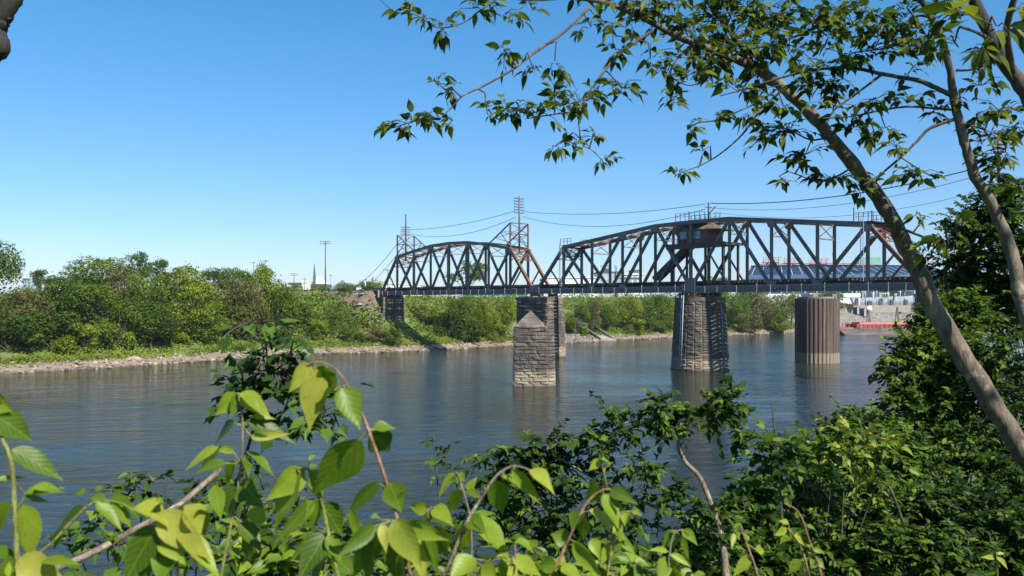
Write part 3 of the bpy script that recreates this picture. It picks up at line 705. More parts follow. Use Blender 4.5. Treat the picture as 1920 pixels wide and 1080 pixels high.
# rest piers at the ends of the swing span
def rest_pier(k,label):
    c0=B(k,W/2,0); r=empty('rest_pier',(c0.x,c0.y,0),BROT,label,'pier','stone rest piers under the span ends')
    hx=lambda z: 1.35-.25*max(z,0)/11.5
    hy=lambda z: 4.1-.3*max(z,0)/11.5
    low=lambda z: [(-hx(z),-hy(z)),(0,-hy(z)-1.5),(hx(z),-hy(z)),(hx(z),hy(z)),(0,hy(z)+1.5),(-hx(z),hy(z))]
    up=lambda z: [(-hx(z),-hy(z)),(hx(z),-hy(z)),(hx(z),hy(z)),(-hx(z),hy(z))]
    stonework(low,-1,8.0,.6,51).build('base_stonework',MAT['stone'],r)
    stonework(up,8.0,11.2,.6,52).build('shaft_stonework',MAT['stone'],r)
    MB().prism(shrink(low(-1),.95),-1,8.0,shrink(low(8),.95)).build('core',MAT['mortar'],r)
    MB().prism(shrink(up(8),.93),8.0,11.3,shrink(up(11.3),.93)).build('core',MAT['mortar'],r)
    f=MB(); p=shrink(up(11.2),1.04); f.prism(p,11.2,11.6)
    for s in (-1,1):
        b0=[(-hx(8)-.03,s*hy(8)*1.0,8.0),(0,s*(hy(8)+1.52),8.0),(hx(8)+.03,s*hy(8),8.0),(0,s*(hy(8)-.02),9.3)]
        f.add(b0,[(0,1,3),(1,2,3)] if s<0 else [(1,0,3),(2,1,3)])
    f.build('coping',MAT['concrete'],r)
    for y in (-W/2,W/2): MB().box(-.9,.9,y-.4,y+.4,11.6,12.1).build('bearing',MAT['steel_dark'],r)
    return r
rest_pier(-1.08,'narrow stone pier behind the nearest pier, under the joint of two spans')
rest_pier(9.1,'dark pier behind the leaning tree trunk, right end of the swing span')
# abutment at the far left end
c0=B(-8.62,W/2,0); r=empty('abutment',(c0.x,c0.y,0),BROT,'dark stone abutment on the bank under the left bridge end','abutment')
ab=lambda z: [(-1.4,-3.0),(1.4,-3.0),(1.4,3.0),(-1.4,3.0)]
stonework(ab,6.2,11.35,.55,61).build('stonework',MAT['stone'],r); MB().prism(shrink(ab(0),.94),6.2,11.3).build('core',MAT['mortar'],r)
f=MB(); f.box(-1.5,1.5,-3.1,3.1,11.35,11.6); f.box(-1.45,-1.0,-3.0,3.0,11.6,13.2); f.build('bridge_seat',MAT['concrete'],r)
for y in (-W/2,W/2): MB().box(-.5,1.0,y-.4,y+.4,11.6,12.1).build('bearing',MAT['steel_dark'],r)
# sheet-pile dolphin downstream
dx,dy=572/F*146,146.0
dol=empty('sheet_pile_dolphin',(dx,dy,0),0,'round rusty sheet-pile cell standing in the water right of the pivot pier','mooring dolphin')
f=MB(); NP=34; rr=3.66; pl=[]
for i in range(NP*4):
    a=2*math.pi*i/(NP*4); ph=i%4; q=rr+(.055 if ph in (0,1) else -.055); pl.append((q*math.cos(a),q*math.sin(a)))
f.prism(pl,-1.5,11.15); f.build('sheet_piles',MAT['sheet'],dol)
f=MB(); f.prism([( (rr-.4)*math.cos(2*math.pi*i/40),(rr-.4)*math.sin(2*math.pi*i/40)) for i in range(40)],11.15,11.45)
f.box(-1.6,-.8,-2.4,-1.7,11.45,11.9); f.box(1.7,2.5,-2.6,-2.0,11.45,11.9); f.build('concrete_cap',MAT['concrete'],dol)
# ------------------------------------------------------------------ wires
def wire(a,b_,sag,label,r=.05,group='wires strung along the bridge',n=20):
    pts=[a.lerp(b_,i/n)-Vector((0,0,4*sag*(i/n)*(1-i/n))) for i in range(n+1)]
    o=MB().tube(pts,r,4).build('power_line',MAT['wire']); tag(o,label,'wire',group); return o
TL=lambda z,dv=0: B(K1,W/2+dv,DECK+z); TM=lambda z,dv=0: B(K7,W/2+dv,DECK+z); TR=lambda z,dv=0: B(KR,W/2+dv,DECK+z)
MS=lambda z,dv=0: B(-1+36.6/7,W/2+dv,DECK+z)
wire(TL(15.0,-1),TM(16.2,-1),.9,'upper sagging wire between the two left wire towers')
wire(TL(14.2,.9),TM(15.0,-.9),1.9,'lower sagging wire between the two left wire towers')
wire(TM(16.2,.9),MS(13.7,-.6),1.0,'upper wire from the rusty tower to the cabin mast')
wire(TM(15.2,.9),MS(12.9,-.8),2.3,'lower sagging wire from the rusty tower to the cabin roof platform')
wire(MS(13.9,.5),TR(14.9,-.9),1.5,'thick dark wire rising from the cabin mast behind the leaning tree',.075)
wire(MS(13.2,.9),TR(14.2,0),1.9,'thin wire below the thick one, right of the cabin mast',.035)
wire(MS(12.6,.9),TR(12.4,.9),2.2,'lowest thin wire right of the cabin mast, above the long span',.03)
pA=P(571,525,330)
wire(TL(13.6,-.9),pA,9.5,'left long wire sagging from the bridge tower towards inland poles',.06)
wire(TL(13.4,.9),pA+Vector((1.5,.5,-.2)),10.6,'right long wire of the pair sagging inland from the bridge tower',.06)
# ------------------------------------------------------------------ far vegetation
def crown_leaves(shape,n,seed,leaf):
    """unit tree: radius .5, height 1; returns leaf arrays for a crown of many leafy lobes"""
    g=np.random.default_rng(seed)
    if shape=='tall': nl=24; zc,zr,rr=.60,.40,.42
    elif shape=='shrub': nl=18; zc,zr,rr=.45,.50,.48
    elif shape=='airy': nl=18; zc,zr,rr=.66,.33,.45
    else: nl=24; zc,zr,rr=.56,.43,.47
    u=unit(g.normal(size=(nl,3))); rad=.45+.5*g.random((nl,1))**.6
    c=u*rad*np.array([rr,rr,zr]); c[:,2]+=zc
    if shape=='tall': c[:,:2]*= (1.15-.75*np.clip((c[:,2:3]-.35)/.65,0,1))
    if shape=='shrub': c[:,2]=np.abs(c[:,2])
    c[:,:2]+=g.normal(0,.03,(nl,2))
    lr=g.uniform(.12,.25,nl)*(1.0 if shape!='airy' else .66)
    tint=g.normal(0,.12,nl)
    w=lr**2; w/=w.sum(); k=g.choice(nl,size=n,p=w)
    v=unit(g.normal(size=(n,3))+np.array([0,0,.25])); r=lr[k][:,None]*(.66+.36*g.random((n,1)))
    p=c[k]+v*r*np.array([1,1,.8])
    # stray sprigs break the outline
    p[:,2]*=1.0/np.percentile(p[:,2],99.3); q98=np.percentile(np.hypot(p[:,0],p[:,1]),97); p[:,:2]*=.5/q98
    m=int(n*.10); p[:m]+=v[:m]*g.uniform(.02,.09,(m,1))
    keep=p[:,2]>.01; p=p[keep]; v=v[keep]; k=k[keep]; n=len(p)
    d=unit(g.normal(size=(n,3))+v*.6+np.array([0,0,-.2])); N=unit(v+g.normal(size=(n,3))*.28+np.array([0,0,.25]))
    L=leaf*g.uniform(.6,1.35,n)
    Q=np.stack([L,L*.75,np.full(n,.1),np.full(n,.2),np.clip(.5+tint[k]+g.normal(0,.17,n),0,1)],1)
    return p-d*L[:,None]*.5,d,N,Q,c,lr
PROTO={}
def proto(shape,mat,var):
    key=(shape,mat,var)
    if key not in PROTO:
        n={'tall':5200,'shrub':4200,'airy':3000,'round':6000}[shape]; leaf={'tall':.036,'shrub':.05,'airy':.04,'round':.036}[shape]
        p,d,N,Q,c,lr=crown_leaves(shape,n,hash(shape)%7+var*13+len(mat),leaf) if False else crown_leaves(shape,n,{'tall':1,'shrub':2,'airy':3,'round':4}[shape]*100+var*13+len(mat),leaf)
        tv,tf=TPL['quad']; o=leaf_mesh('crown',MAT[mat],tv,tf,p,d,N,Q); col.objects.unlink(o); me=o.data; bpy.data.objects.remove(o)
        mb=MB(); g=random.Random(var+5)
        if shape!='shrub':
            top=Vector((g.uniform(-.03,.03),g.uniform(-.03,.03),.75)); mb.tube([(0,0,-.12),(.01,0,.12),(.0,.01,.4),top],[.026,.021,.015,.005],6)
            fork=[Vector((0,.005,.2)),Vector((.0,.01,.3)),Vector((.0,.01,.42))]
        else: fork=[Vector((0,0,-.05))]
        for i in sorted(range(len(c)),key=lambda q:-lr[q])[:11]:
            e=Vector(c[i]); s=g.choice(fork); m_=s.lerp(e,.5)+Vector((0,0,-.03 if shape!='shrub' else .05)); mb.tube([s,m_,e],[.010,.007,.003],4,False)
        if shape=='shrub': mb.tube([(0,0,-.12),(0,0,.25)],[.02,.01],5)
        to=mb.build('trunk',MAT['farbark']); col.objects.unlink(to); tm=to.data; bpy.data.objects.remove(to)
        PROTO[key]=(me,tm)
    return PROTO[key]
def far_tree(xc,ytop,D,wpx,shape,mat,label,cat='tree',group=None,yb=None):
    X=(xc-CX)/F*D; zb=gz(X,D); 
    zt=EYE-(ytop-HY)/F*D; h=max(zt-zb,1.2); w=wpx/F*D
    var=random.randrange(3)
    name={'tall':'tall_tree','round':'round_tree','airy':'airy_tree','shrub':'bank_shrub'}[shape]
    r=empty(name,(X,D,zb-.1),random.uniform(0,6.28),label,cat,group); r.scale=(w,w,h)
    cm,tm=proto(shape,mat,var)
    for nm_,me in (('crown',cm),('trunk',tm)):
        o=bpy.data.objects.new(nm_,me); col.objects.link(o); o.parent=r
    return r
GT='trees on the far left bank'; GS='shrubs on the far bank slope'; GM='bushes under the bridge'
FT=[
(-14,446,150,100,'tall','lf_blue','tall dark tree cut by the left edge of the photo',GT),
(92,506,186,66,'airy','lf_blue','small airy tree with tufts against the sky, left of the broad rounded crown',GT),
(182,484,184,145,'round','lf_mid','broad rounded crown on the skyline, left of the dark tufted tree',GT),
(251,473,190,66,'airy','lf_blue','dark tufted tree, highest crown on the left bank skyline',GT),
(300,487,204,66,'airy','lf_blue','small blue-green tree just right of the highest dark tufted crown',GT),
(232,505,162,84,'round','lf_olive','olive-brown tree below the highest dark tufted crown',GT),
(350,502,158,118,'tall','lf_bright','bright yellow-green tree with pale trunk, brightest on the left bank',GT),
(282,515,156,102,'round','lf_mid','dense mid-green tree touching the left side of the bright yellow-green tree',GT),
(408,503,190,84,'round','lf_dark','dark green tree behind the right shoulder of the bright yellow-green tree',GT),
(452,503,202,70,'round','lf_mid','mid-green tree on the skyline left of the slender round-topped tree',GT),
(495,497,173,66,'tall','lf_bright','slender upright tree with rounded top below a utility pole',GT),
(458,526,168,80,'round','lf_olive','olive tree in front of the slender round-topped tree, left side',GT),
(530,528,174,74,'round','lf_mid','rounded green tree right of the slender round-topped tree',GT),
(128,522,147,112,'round','lf_dark','dark green tree in front of the airy tufted tree',GT),
(46,541,140,104,'round','lf_olive','brownish tree beside the tall dark tree at the left edge',GT),
(176,533,150,100,'round','lf_mid','green tree below the broad rounded skyline crown',GT),
(222,566,144,74,'shrub','lf_mid','mid-green shrub below the olive-brown tree',GS),
(284,562,150,104,'round','lf_dark','dark shaded tree low on the bank left of the bright yellow-green tree',GS),
(102,583,138,96,'shrub','lf_dark','dark wide shrub on the slope below the airy tufted tree',GS),
(22,590,133,92,'shrub','lf_dark','dark shrub on the slope at the left edge',GS),
(150,606,138,74,'shrub','lf_bright','bright low shrub on the slope, left of centre of the wooded bank',GS),
(318,612,154,56,'shrub','lf_bright','small bright shrub at the foot of the dark shaded tree',GS),
(384,590,160,74,'shrub','lf_mid','shrub at the foot of the bright yellow-green tree, right side',GS),
(428,572,166,74,'shrub','lf_mid','tall shrub between the bright yellow-green tree and the lobed vine',GS),
(470,578,168,74,'shrub','lf_olive','olive shrub directly behind the lobed vine tip',GS),
(520,580,172,78,'shrub','lf_dark','dark shrub just right of the lobed vine tip',GS),
(562,566,182,60,'shrub','lf_mid','shrub at the wood edge where the embankment opens',GS),
(594,598,177,44,'shrub','lf_bright','bright shrub low on the open slope, left of the rubble',GS),
(632,586,186,34,'shrub','lf_mid','shrub on the open slope below the tall utility pole',GS),
(664,610,179,46,'shrub','lf_mid','low green shrub below the pale rubble',GS),
(704,612,181,36,'shrub','lf_olive','dry brownish bush low on the slope below the abutment',GS),
(733,616,180,40,'shrub','lf_dark','dark bush nearest the waterline left of the bridge shadow',GS),
(690,560,201,26,'shrub','lf_dark','small dark bush on bare dirt left of the abutment',GS),
(648,556,204,30,'shrub','lf_dark','small dark bush on top of the bare embankment',GS),
(784,572,204,46,'shrub','lf_olive','olive bush just right of the abutment under the side span',GM),
(812,578,200,44,'shrub','lf_mid','mid-green bush in front of the brick building',GM),
(846,574,196,56,'shrub','lf_dark','dark bush beneath the middle of the side span',GM),
(872,556,199,70,'round','lf_mid','rounded green tree touching the underside of the side span',GM),
(912,557,203,64,'round','lf_bright','bright tree left of the nearest stone pier, under the side span',GM),
(946,558,207,58,'round','lf_bright','bright tree half hidden by the nearest stone pier',GM),
(888,600,195,50,'shrub','lf_dark','dark low bush on the waterline left of the nearest stone pier',GM),
(935,606,200,40,'shrub','lf_bright','bright low bush on the waterline by the nearest stone pier',GM),
(1084,572,226,44,'shrub','lf_mid','bush below the white warehouse, right of the rest pier',GM),
(1112,560,232,40,'round','lf_olive','brownish tree in front of the white warehouse',GM),
(1140,570,238,50,'round','lf_mid','green tree above the concrete outfall',GM),
(1174,552,243,58,'round','lf_bright','bright yellow-green tree right of the concrete outfall',GM),
(1206,572,245,50,'shrub','lf_dark','dark bush in the middle between the outfall and the round pier',GM),
(1232,552,250,60,'round','lf_mid','green tree left of the round pier',GM),
(1258,560,253,46,'round','lf_bright','bright tree touching the left side of the round pier',GM),
(1192,596,239,40,'shrub','lf_bright','low bright bush above the sandy shore right of the outfall',GM),
(1236,600,246,34,'shrub','lf_mid','low bush above the shore left of the round pier',GM),
(1384,549,271,52,'round','lf_mid','green tree just right of the round pier',GM),
(1418,545,277,62,'round','lf_olive','pale olive willow-like tree between the round pier and the sheet-pile cell',GM),
(1452,552,281,48,'round','lf_mid','green tree left of the sheet-pile cell',GM),
(1484,548,287,50,'round','lf_bright','bright tree touching the left side of the sheet-pile cell',GM),
(1404,588,268,46,'shrub','lf_olive','brownish bush near the shore between the two water piers',GM),
(1462,592,276,44,'shrub','lf_mid','low green bush on the shore left of the sheet-pile cell',GM),
(877,490,270,84,'airy','lf_mid','lone tree seen through the middle of the side span truss','background trees'),
(690,527,420,64,'round','lf_blue','far rounded tree on the horizon behind the signal post','background trees'),
(650,531,420,50,'round','lf_blue','far tree on the horizon just right of the tall utility pole','background trees'),
(720,531,400,44,'round','lf_blue','far tree on the horizon touching the bridge end','background trees'),
(596,533,380,40,'round','lf_mid','far tree on the horizon below the church spire','background trees'),
(556,531,330,34,'round','lf_mid','tree beside the white tower block on the horizon','background trees'),
(800,536,400,60,'round','lf_blue','far tree low behind the left part of the side span','background trees'),
(925,537,420,70,'round','lf_blue','far tree low behind the right part of the side span','background trees'),
(1345,520,330,60,'round','lf_mid','tree behind the swing span right of the cabin','background trees'),
(1400,523,420,44,'round','lf_blue','small far tree behind the swing span left of the stadium','background trees'),
(1594,518,520,40,'round','lf_mid','tree in front of the stadium, left of the last vertical','background trees'),
(1675,516,520,60,'round','lf_dark','dark tree in front of the stadium beside the leaning trunk','background trees'),
(1752,520,400,60,'round','lf_mid','far tree right of the leaning trunk behind the bridge','background trees'),
(1550,546,345,70,'round','lf_blue','tree row behind the sheet-pile cell under the swing span','background trees'),
]
for (xc,yt,D,w,sh,mt,lb,gp) in FT: far_tree(xc,yt,D,w,sh,mt,lb,'shrub' if sh=='shrub' else 'tree',gp)
# ground cover nobody could count
def cover(name,mat,n,t0,t1,s0,s1,size,label,seed,up=.5,pw=1.0,hgt=.3,avoid=None):
    g=np.random.default_rng(seed); t=g.uniform(t0,t1,n); s=s0+(s1-s0)*g.random(n)**pw
    so_=np.interp(t,_te,_so)+s
    dens=vnoise(t,so_,.22,seed)+vnoise(t,so_,.6,seed+1)*.6
    ok=dens>-.22
    if avoid: ok&=~avoid(t,s)
    t=t[ok]; so_=so_[ok]; dens=dens[ok]; n=len(t)
    x,y=t*EV.x+so_*IV.x,t*EV.y+so_*IV.y; z=ground_z(t,so_)+g.random(n)**1.6*hgt*(1.2+2*dens)
    d=unit(g.normal(size=(n,3))*np.array([1,1,.6])+np.array([0,0,up])); N=unit(g.normal(size=(n,3))+np.array([.5,-.6,1.2]))
    L=size*g.uniform(.5,1.4,n); rnd=np.clip(.5+vnoise(t,so_,.09,seed+4)*.9+g.normal(0,.18,n),0,1)
    Q=np.stack([L,L*.6,np.full(n,.2),np.full(n,.2),rnd],1)
    tv,tf=TPL['quad']; o=leaf_mesh(name,MAT[mat],tv,tf,np.stack([x,y,z],1),d,N,Q); return tag(o,label,'vegetation',kind='stuff')
noyard=lambda t,s: (t>278)|((t>139)&(t<163)&(s<14))|((np.abs(t-107.5)<3.2+vnoise(t,s,.5,2)*3)&(s>15))
cover('bank_grass','lf_grass',60000,14,276,3.6,19,.42,'bright green weeds and grass over the far bank slope',21,.9,1.2,.55,noyard)
cover('bank_undergrowth','lf_mid',42000,14,276,7.5,34,.62,'tangled undergrowth between the trees of the far bank',22,.5,.9,1.5,noyard)
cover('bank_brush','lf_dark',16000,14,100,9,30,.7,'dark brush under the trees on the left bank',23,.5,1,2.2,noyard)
cover('shore_weeds','lf_bright',7000,20,276,2.6,7,.35,'low bright weeds along the stony shore',24,1.0,.7,.35,noyard)
# ------------------------------------------------------------------ far buildings and poles
def bld(name,label,cat,xa,xb,ytop,D,depth,wall,roofmat,zbase=None,win=None,over=.25,group=None,roofh=.5,storeys=None):
    x0,x1=(xa-CX)/F*D,(xb-CX)/F*D; zt=EYE-(ytop-HY)/F*D; zb=gz((x0+x1)/2,D)-.3 if zbase is None else zbase
    r=empty(name,((x0+x1)/2,D+depth/2,zb),0,label,cat,group); hw=(x1-x0)/2; h=zt-zb
    MB().box(-hw,hw,-depth/2,depth/2,0,h-roofh).build('wall',MAT[wall],r)
    MB().box(-hw-over,hw+over,-depth/2-over,depth/2+over,h-roofh+.003,h).build('roof',MAT[roofmat],r)
    if win:
        nx,nz,ww,wh,z0,dz=win
        for i in range(nx):
            for j in range(nz):
                cx=-hw+(i+.5)*2*hw/nx; cz=z0+j*dz
                f=MB(); f.box(cx-ww/2-.1,cx+ww/2+.1,-depth/2-.06,-depth/2-.003,cz-.1,cz); f.box(cx-ww/2-.1,cx+ww/2+.1,-depth/2-.06,-depth/2-.003,cz+wh,cz+wh+.1)
                for s in (-1,1): f.box(cx+s*(ww/2+.05)-.05,cx+s*(ww/2+.05)+.05,-depth/2-.058,-depth/2-.003,cz,cz+wh)
                w=f.build('window',MAT['offwhite'],r); MB().box(cx-ww/2,cx+ww/2,-depth/2-.03,-depth/2-.004,cz,cz+wh).build('pane',MAT['glass'],w)
    return r,hw,h
r,hw,h=bld('white_warehouse','large white warehouse behind the left half of the swing span','warehouse',1020,1122,519,300,40,'white','roofgrey',None,None,.3)
f=MB()
for i in range(14):
    x=-hw+(i+.5)*2*hw/14; f.box(x-.06,x+.06,-20.08,-20.003,.2,h-.7)
f.build('wall_ribs',MAT['roofgrey'],r)
MB().box(hw-7,hw-3,-20.06,-20.004,0,4.5).build('door',MAT['grey'],r)
r,hw,h=bld('grey_plant_building','grey industrial tower block right of the white warehouse','industrial building',1122,1160,509,308,16,'grey','darkgrey',None,(3,3,1.2,1.0,6,2.6),.2)
f=MB(); f.box(-hw+1,hw-2,-8.3,-8.1,2,2.4); f.tube([(hw-1,-8.3,0),(hw-1,-8.3,h+1.5)],.25,6); f.build('pipework',MAT['darkgrey'],r); MB().box(-1.5,1.5,-2,2,h+.003,h+1.4).build('roof_plant',MAT['darkgrey'],r)
r,hw,h=bld('cream_works_building','cream works building with dark openings behind the truss, left of the cabin stair','industrial building',1156,1206,513,312,18,'offwhite','roofgrey',None,(5,2,1.3,1.3,5.5,2.6),.3)
f=MB(); f.box(-hw+1,hw-.5,-9.5,-9.05,7.6,7.8); f.box(hw-3.5,hw-.6,-5,5,h,h+1.6); f.build('canopy',MAT['darkgrey'],r)
r,hw,h=bld('brick_building','low red-brick building with white roof edge under the side span','building',812,858,558,232,10,'brickwall','white',None,(3,1,1.0,1.0,1.6,2),.25)
r,hw,h=bld('green_shed','long low green building seen just under the side span','building',866,988,549,262,10,'greenpanel','greenpanel',None,None,.2)
f=MB()
for i in range(18): f.box(-hw+i*2*hw/18,-hw+i*2*hw/18+.08,-5.06,-5.003,.2,h-.6)
f.build('wall_ribs',MAT['pale'],r)
r,hw,h=bld('white_tower_block','narrow white tower on the horizon left of the tall utility pole','building',566,577,525,340,5,'white','white',None,None,.1)
MB().box(-hw+.3,hw-.3,-2.58,-2.503,h-1.6,h-1.0).build('vent',MAT['grey'],r)
r,hw,h=bld('flat_roofed_store','flat dark-roofed store left of the white tower on the horizon','building',541,566,530,350,8,'offwhite','darkgrey',None,(4,1,1.0,1.0,3,2),.3)
r,hw,h=bld('white_row_building','white low building behind the bridge end portal','building',716,746,531,380,9,'white','roofgrey',None,(4,1,1.4,1.2,3.5,2),.2)
r,hw,h=bld('white_row_building','second white low building behind the first side span panels','building',750,790,533,390,9,'offwhite','roofgrey',None,(5,1,1.4,1.2,3.5,2),.2)
r,hw,h=bld('pale_hillside_house','pale house roof among the left bank trees','house',40,70,552,196,7,'offwhite','white',None,(2,1,1,1,2,2),.4)
r,hw,h=bld('glass_tower','distant dark glass tower above the trees near the left edge','tower block',42,60,522,700,14,'slate','darkgrey',5,(3,6,1.4,1.6,6,3),.1)
MB().box(hw-1.6,hw+.3,-7.2,-7.003,0,h).build('side_panel',MAT['grey'],r)
r,hw,h=bld('grey_school','long grey slate-roofed hall below the church spire','hall',577,612,533,420,10,'grey','slate',None,(6,1,1.2,1.6,4,2),.4,None,2.0)
# church with spire
ch=empty('church',((599-CX)/F*430,430,10),0,'church with slender dark spire on the horizon','church')
zt=EYE+(HY-494)/F*430-10
MB().box(-3.2,3.2,-4,4,0,9.5).build('nave',MAT['white'],ch)
MB().prism([(-3.4,-4.2),(3.4,-4.2),(3.4,4.2),(-3.4,4.2)],9.503,13.0,[(-.3,-3.5),(.3,-3.5),(.3,3.5),(-.3,3.5)]).build('roof',MAT['white'],ch)
MB().box(-2.1,-.9,-5.3,-4.003,0,13).build('tower',MAT['slate'],ch)
MB().prism([(-2.1,-5.3),(-.9,-5.3),(-.9,-4.1),(-2.1,-4.1)],13.003,zt,[(-1.6,-4.8),(-1.5,-4.8),(-1.5,-4.7),(-1.6,-4.7)]).build('spire',MAT['slate'],ch)
gb=empty('gabled_house',((642-CX)/F*440,440,11),0,'small dark gabled roof on the horizon right of the tall pole','house')
MB().box(-4,4,-4,4,0,6.5).build('wall',MAT['grey'],gb); MB().prism([(-4.3,-4.3),(4.3,-4.3),(4.3,4.3),(-4.3,4.3)],6.503,10.8,[(-.1,-.1),(.1,-.1),(.1,.1),(-.1,.1)]).build('roof',MAT['slate'],gb)
def upole(px,ytop,D,arms,label,r0=.17,wid=1.35):
    X=(px-CX)/F*D; zb=gz(X,D)-.3; zt=EYE-(ytop-HY)/F*D
    r=empty('utility_pole',(X,D,zb),R(random.uniform(-15,15)),label,'utility pole','utility poles on the left horizon')
    h=zt-zb; MB().tube([(0,0,0),(.06,0,h)],[r0,r0*.65],7).build('pole',MAT['polewood'],r)
    for dz,hwid in arms:
        f=MB(); f.beam((-hwid,-.14,h-dz),(hwid,-.14,h-dz),.12,.15)
        for i in range(4):
            x=-hwid*.92+i*hwid*.613; f.beam((x,-.14,h-dz),(x,-.14,h-dz+.28),.08,.08)
        f.build('crossarm',MAT['polewood'],r)
upole(610,452,232,[(.15,1.45),(.75,1.5)],'tall utility pole with double crossarm on the embankment',.24)
upole(497,487,300,[(.5,1.75)],'utility pole rising behind the slender round-topped tree')
upole(475,491,330,[(.4,1.2)],'thin utility pole left of the one behind the slender tree')
upole(551,512,330,[(.3,1.6),(.9,1.5)],'short utility pole with two crossarms left of the white tower',.22)
upole(571,521,331,[(.5,1.2)],'short pole behind the white tower where the sagging wires end')
upole(620,514,300,[(.5,.4)],'thin bare pole just right of the tall double-crossarm pole',.1)
upole(727,504,250,[(.4,1.4)],'utility pole half hidden behind the bridge end post')
sg_=empty('signal_post',(P(685,545,205).x,205,gz(P(685,545,205).x,205)),0,'white railway signal post on the embankment left of the bridge','signal post')
MB().tube([(0,0,-.2),(0,0,2.1)],.10,6).build('post',MAT['white'],sg_); MB().box(-.32,.14,-.14,.14,1.95,2.3).build('lamp_head',MAT['white'],sg_)
cb=empty('relay_cabinet',(P(675,545,206).x,206,gz(P(675,545,206).x,206)),0,'small white trackside cabinet next to the signal post','cabinet')
MB().box(-.8,.3,-.4,.4,0,.75).build('case',MAT['white'],cb); MB().box(-.86,.36,-.46,.46,.753,.83).build('lid',MAT['grey'],cb)
# concrete outfall on the bank
oc=P(1104,622,232); T_,S_=ts(oc.x,oc.y); ax_=math.atan2(EV.y,EV.x)
s0_=float(np.interp(T_,_te,_so)); ox,oy=xy(T_,s0_)
of=empty('concrete_outfall',(ox,oy,0),ax_,'concrete drain outfall with sloping side walls on the far shore','drain outfall'); of.scale=(.72,.8,.86)
MB().hexa([(-3.6,-1.5,-1.5),(3.6,-1.5,-1.5),(3.2,5.5,-1),(-3.2,5.5,-1),(-3.6,-1.5,.05),(3.6,-1.5,.05),(3.2,5.5,1.7),(-3.2,5.5,1.7)]).build('apron',MAT['concrete'],of)
for s in (-1,1):
    MB().hexa([(s*3.5-.2,-.6,-1),(s*3.5+.2,-.6,-1),(s*3.0+.2,13,0),(s*3.0-.2,13,0),(s*3.5-.2,-.6,.5),(s*3.5+.2,-.6,.5),(s*3.0+.2,13,6.4),(s*3.0-.2,13,6.4)]).build('side_wall',MAT['concrete'],of)
MB().box(-3.0,3.0,8.2,8.9,0,4.7).build('head_wall',MAT['darkgrey'],of)
f=MB()
for i in range(7): f.box(-2.6+i*.85,-2.45+i*.85,7.9,8.0,1.7,4.6)
f.build('trash_rack',MAT['steel_dark'],of)
MB().hexa([(-3.0,8.0,4.703),(3.0,8.0,4.703),(3.2,13,5.6),(-3.2,13,5.6),(-3.0,8.0,5.1),(3.0,8.0,5.1),(3.2,13,6.0),(-3.2,13,6.0)]).build('deck_slab',MAT['concrete'],of)
bx=P(1104,601,244); wb=empty('white_sign_board',(bx.x,bx.y,gz(bx.x,bx.y)),R(-8),'blank white board on posts above the concrete outfall','sign')
zb_=EYE-(602-HY)/F*bx.y-wb.location.z
MB().box(-.55,.55,-.04,.04,zb_-.4,zb_+.75).build('board',MAT['white'],wb)
for s in (-.4,.4): MB().box(s-.05,s+.05,.045,.13,-.3,zb_+.7).build('post',MAT['polewood'],wb)
# right-hand yard: retaining wall, substation, shed, mooring piles, barge
t0,t1=296,430
x0,y0=xy(t0,150+24.2); wl=empty('retaining_wall',(x0,y0,5.0),ax_,'long beige retaining wall behind the red barge','wall')
MB().box(0,t1-t0,0,.5,-.3,4.2).build('wall_face',MAT['concrete'],wl)
MB().box(-.1,t1-t0+.1,-.1,.6,4.203,4.45).build('coping',MAT['concrete'],wl)
f=MB()
for i in range(46): f.beam((i*2.9+.3,.25,4.45),(i*2.9+.3,.25,5.6),.07,.07)
f.beam((0,.25,5.6),(t1-t0,.25,5.6),.06,.06); f.beam((0,.25,5.0),(t1-t0,.25,5.0),.04,.04); f.build('handrail',MAT['pale'],wl)
rs=random.Random(4)
def yardpost(px,ytop,D,kind,label):
    X=(px-CX)/F*D; zb=9.0; zt=EYE-(ytop-HY)/F*D; h=zt-zb
    r=empty('substation_post' if kind!='tank' else 'transformer',(X,D,zb-.2),0,label,'electrical equipment','substation equipment above the retaining wall')
    if kind=='post':
        MB().tube([(0,0,0),(0,0,h)],.13,6).build('post',MAT['pale'],r); MB().beam((-.9,0,h-.4),(.9,0,h-.4),.14,.14).build('crossbar',MAT['pale'],r)
    elif kind=='frame':
        for s in (-2,2): MB().tube([(s,0,0),(s,0,h)],.16,6).build('post',MAT['grey'],r)
        f=MB(); f.beam((-2.2,0,h-.3),(2.2,0,h-.3),.2,.3); 
        for i in range(4): f.beam((-1.5+i,0,h-.4),(-1.5+i,0,h-1.5),.14,.14)
        f.build('beam',MAT['pale'],r)
    else:
        MB().box(-.7,.7,-.6,.6,0,h*.6).build('tank',MAT['darkgrey'],r)
        for s in (-.45,0,.45): MB().tube([(s,0,h*.6),(s,0,h)],[.10,.06],6).build('bushing',MAT['pale'],r)
desc=['first','second','third','fourth','fifth','sixth','seventh','eighth','ninth','tenth','eleventh','twelfth','thirteenth','fourteenth']
xs=[1598,1606,1614,1622,1630,1637,1644,1651,1658,1665,1672,1680,1688,1698]
kn={}
for i,x in enumerate(xs):
    kd=('post','tank','frame','post','tank','post')[i%6]
    kn[kd]=kn.get(kd,-1)+1
    yardpost(x,(541,554,545,536,556,547)[i%6]+rs.uniform(-4,4),352+rs.uniform(-6,14),kd,f'{desc[kn[kd]]} '+{'post':'slim pale substation post','tank':'grey transformer with bushings','frame':'grey substation gantry'}[kd]+' from the left above the retaining wall')
r,hw,h=bld('open_white_shed','white open-fronted shed above the retaining wall right of the sheet-pile cell','shed',1581,1612,550,358,9,'white','white',9,None,.2,None,1.6)
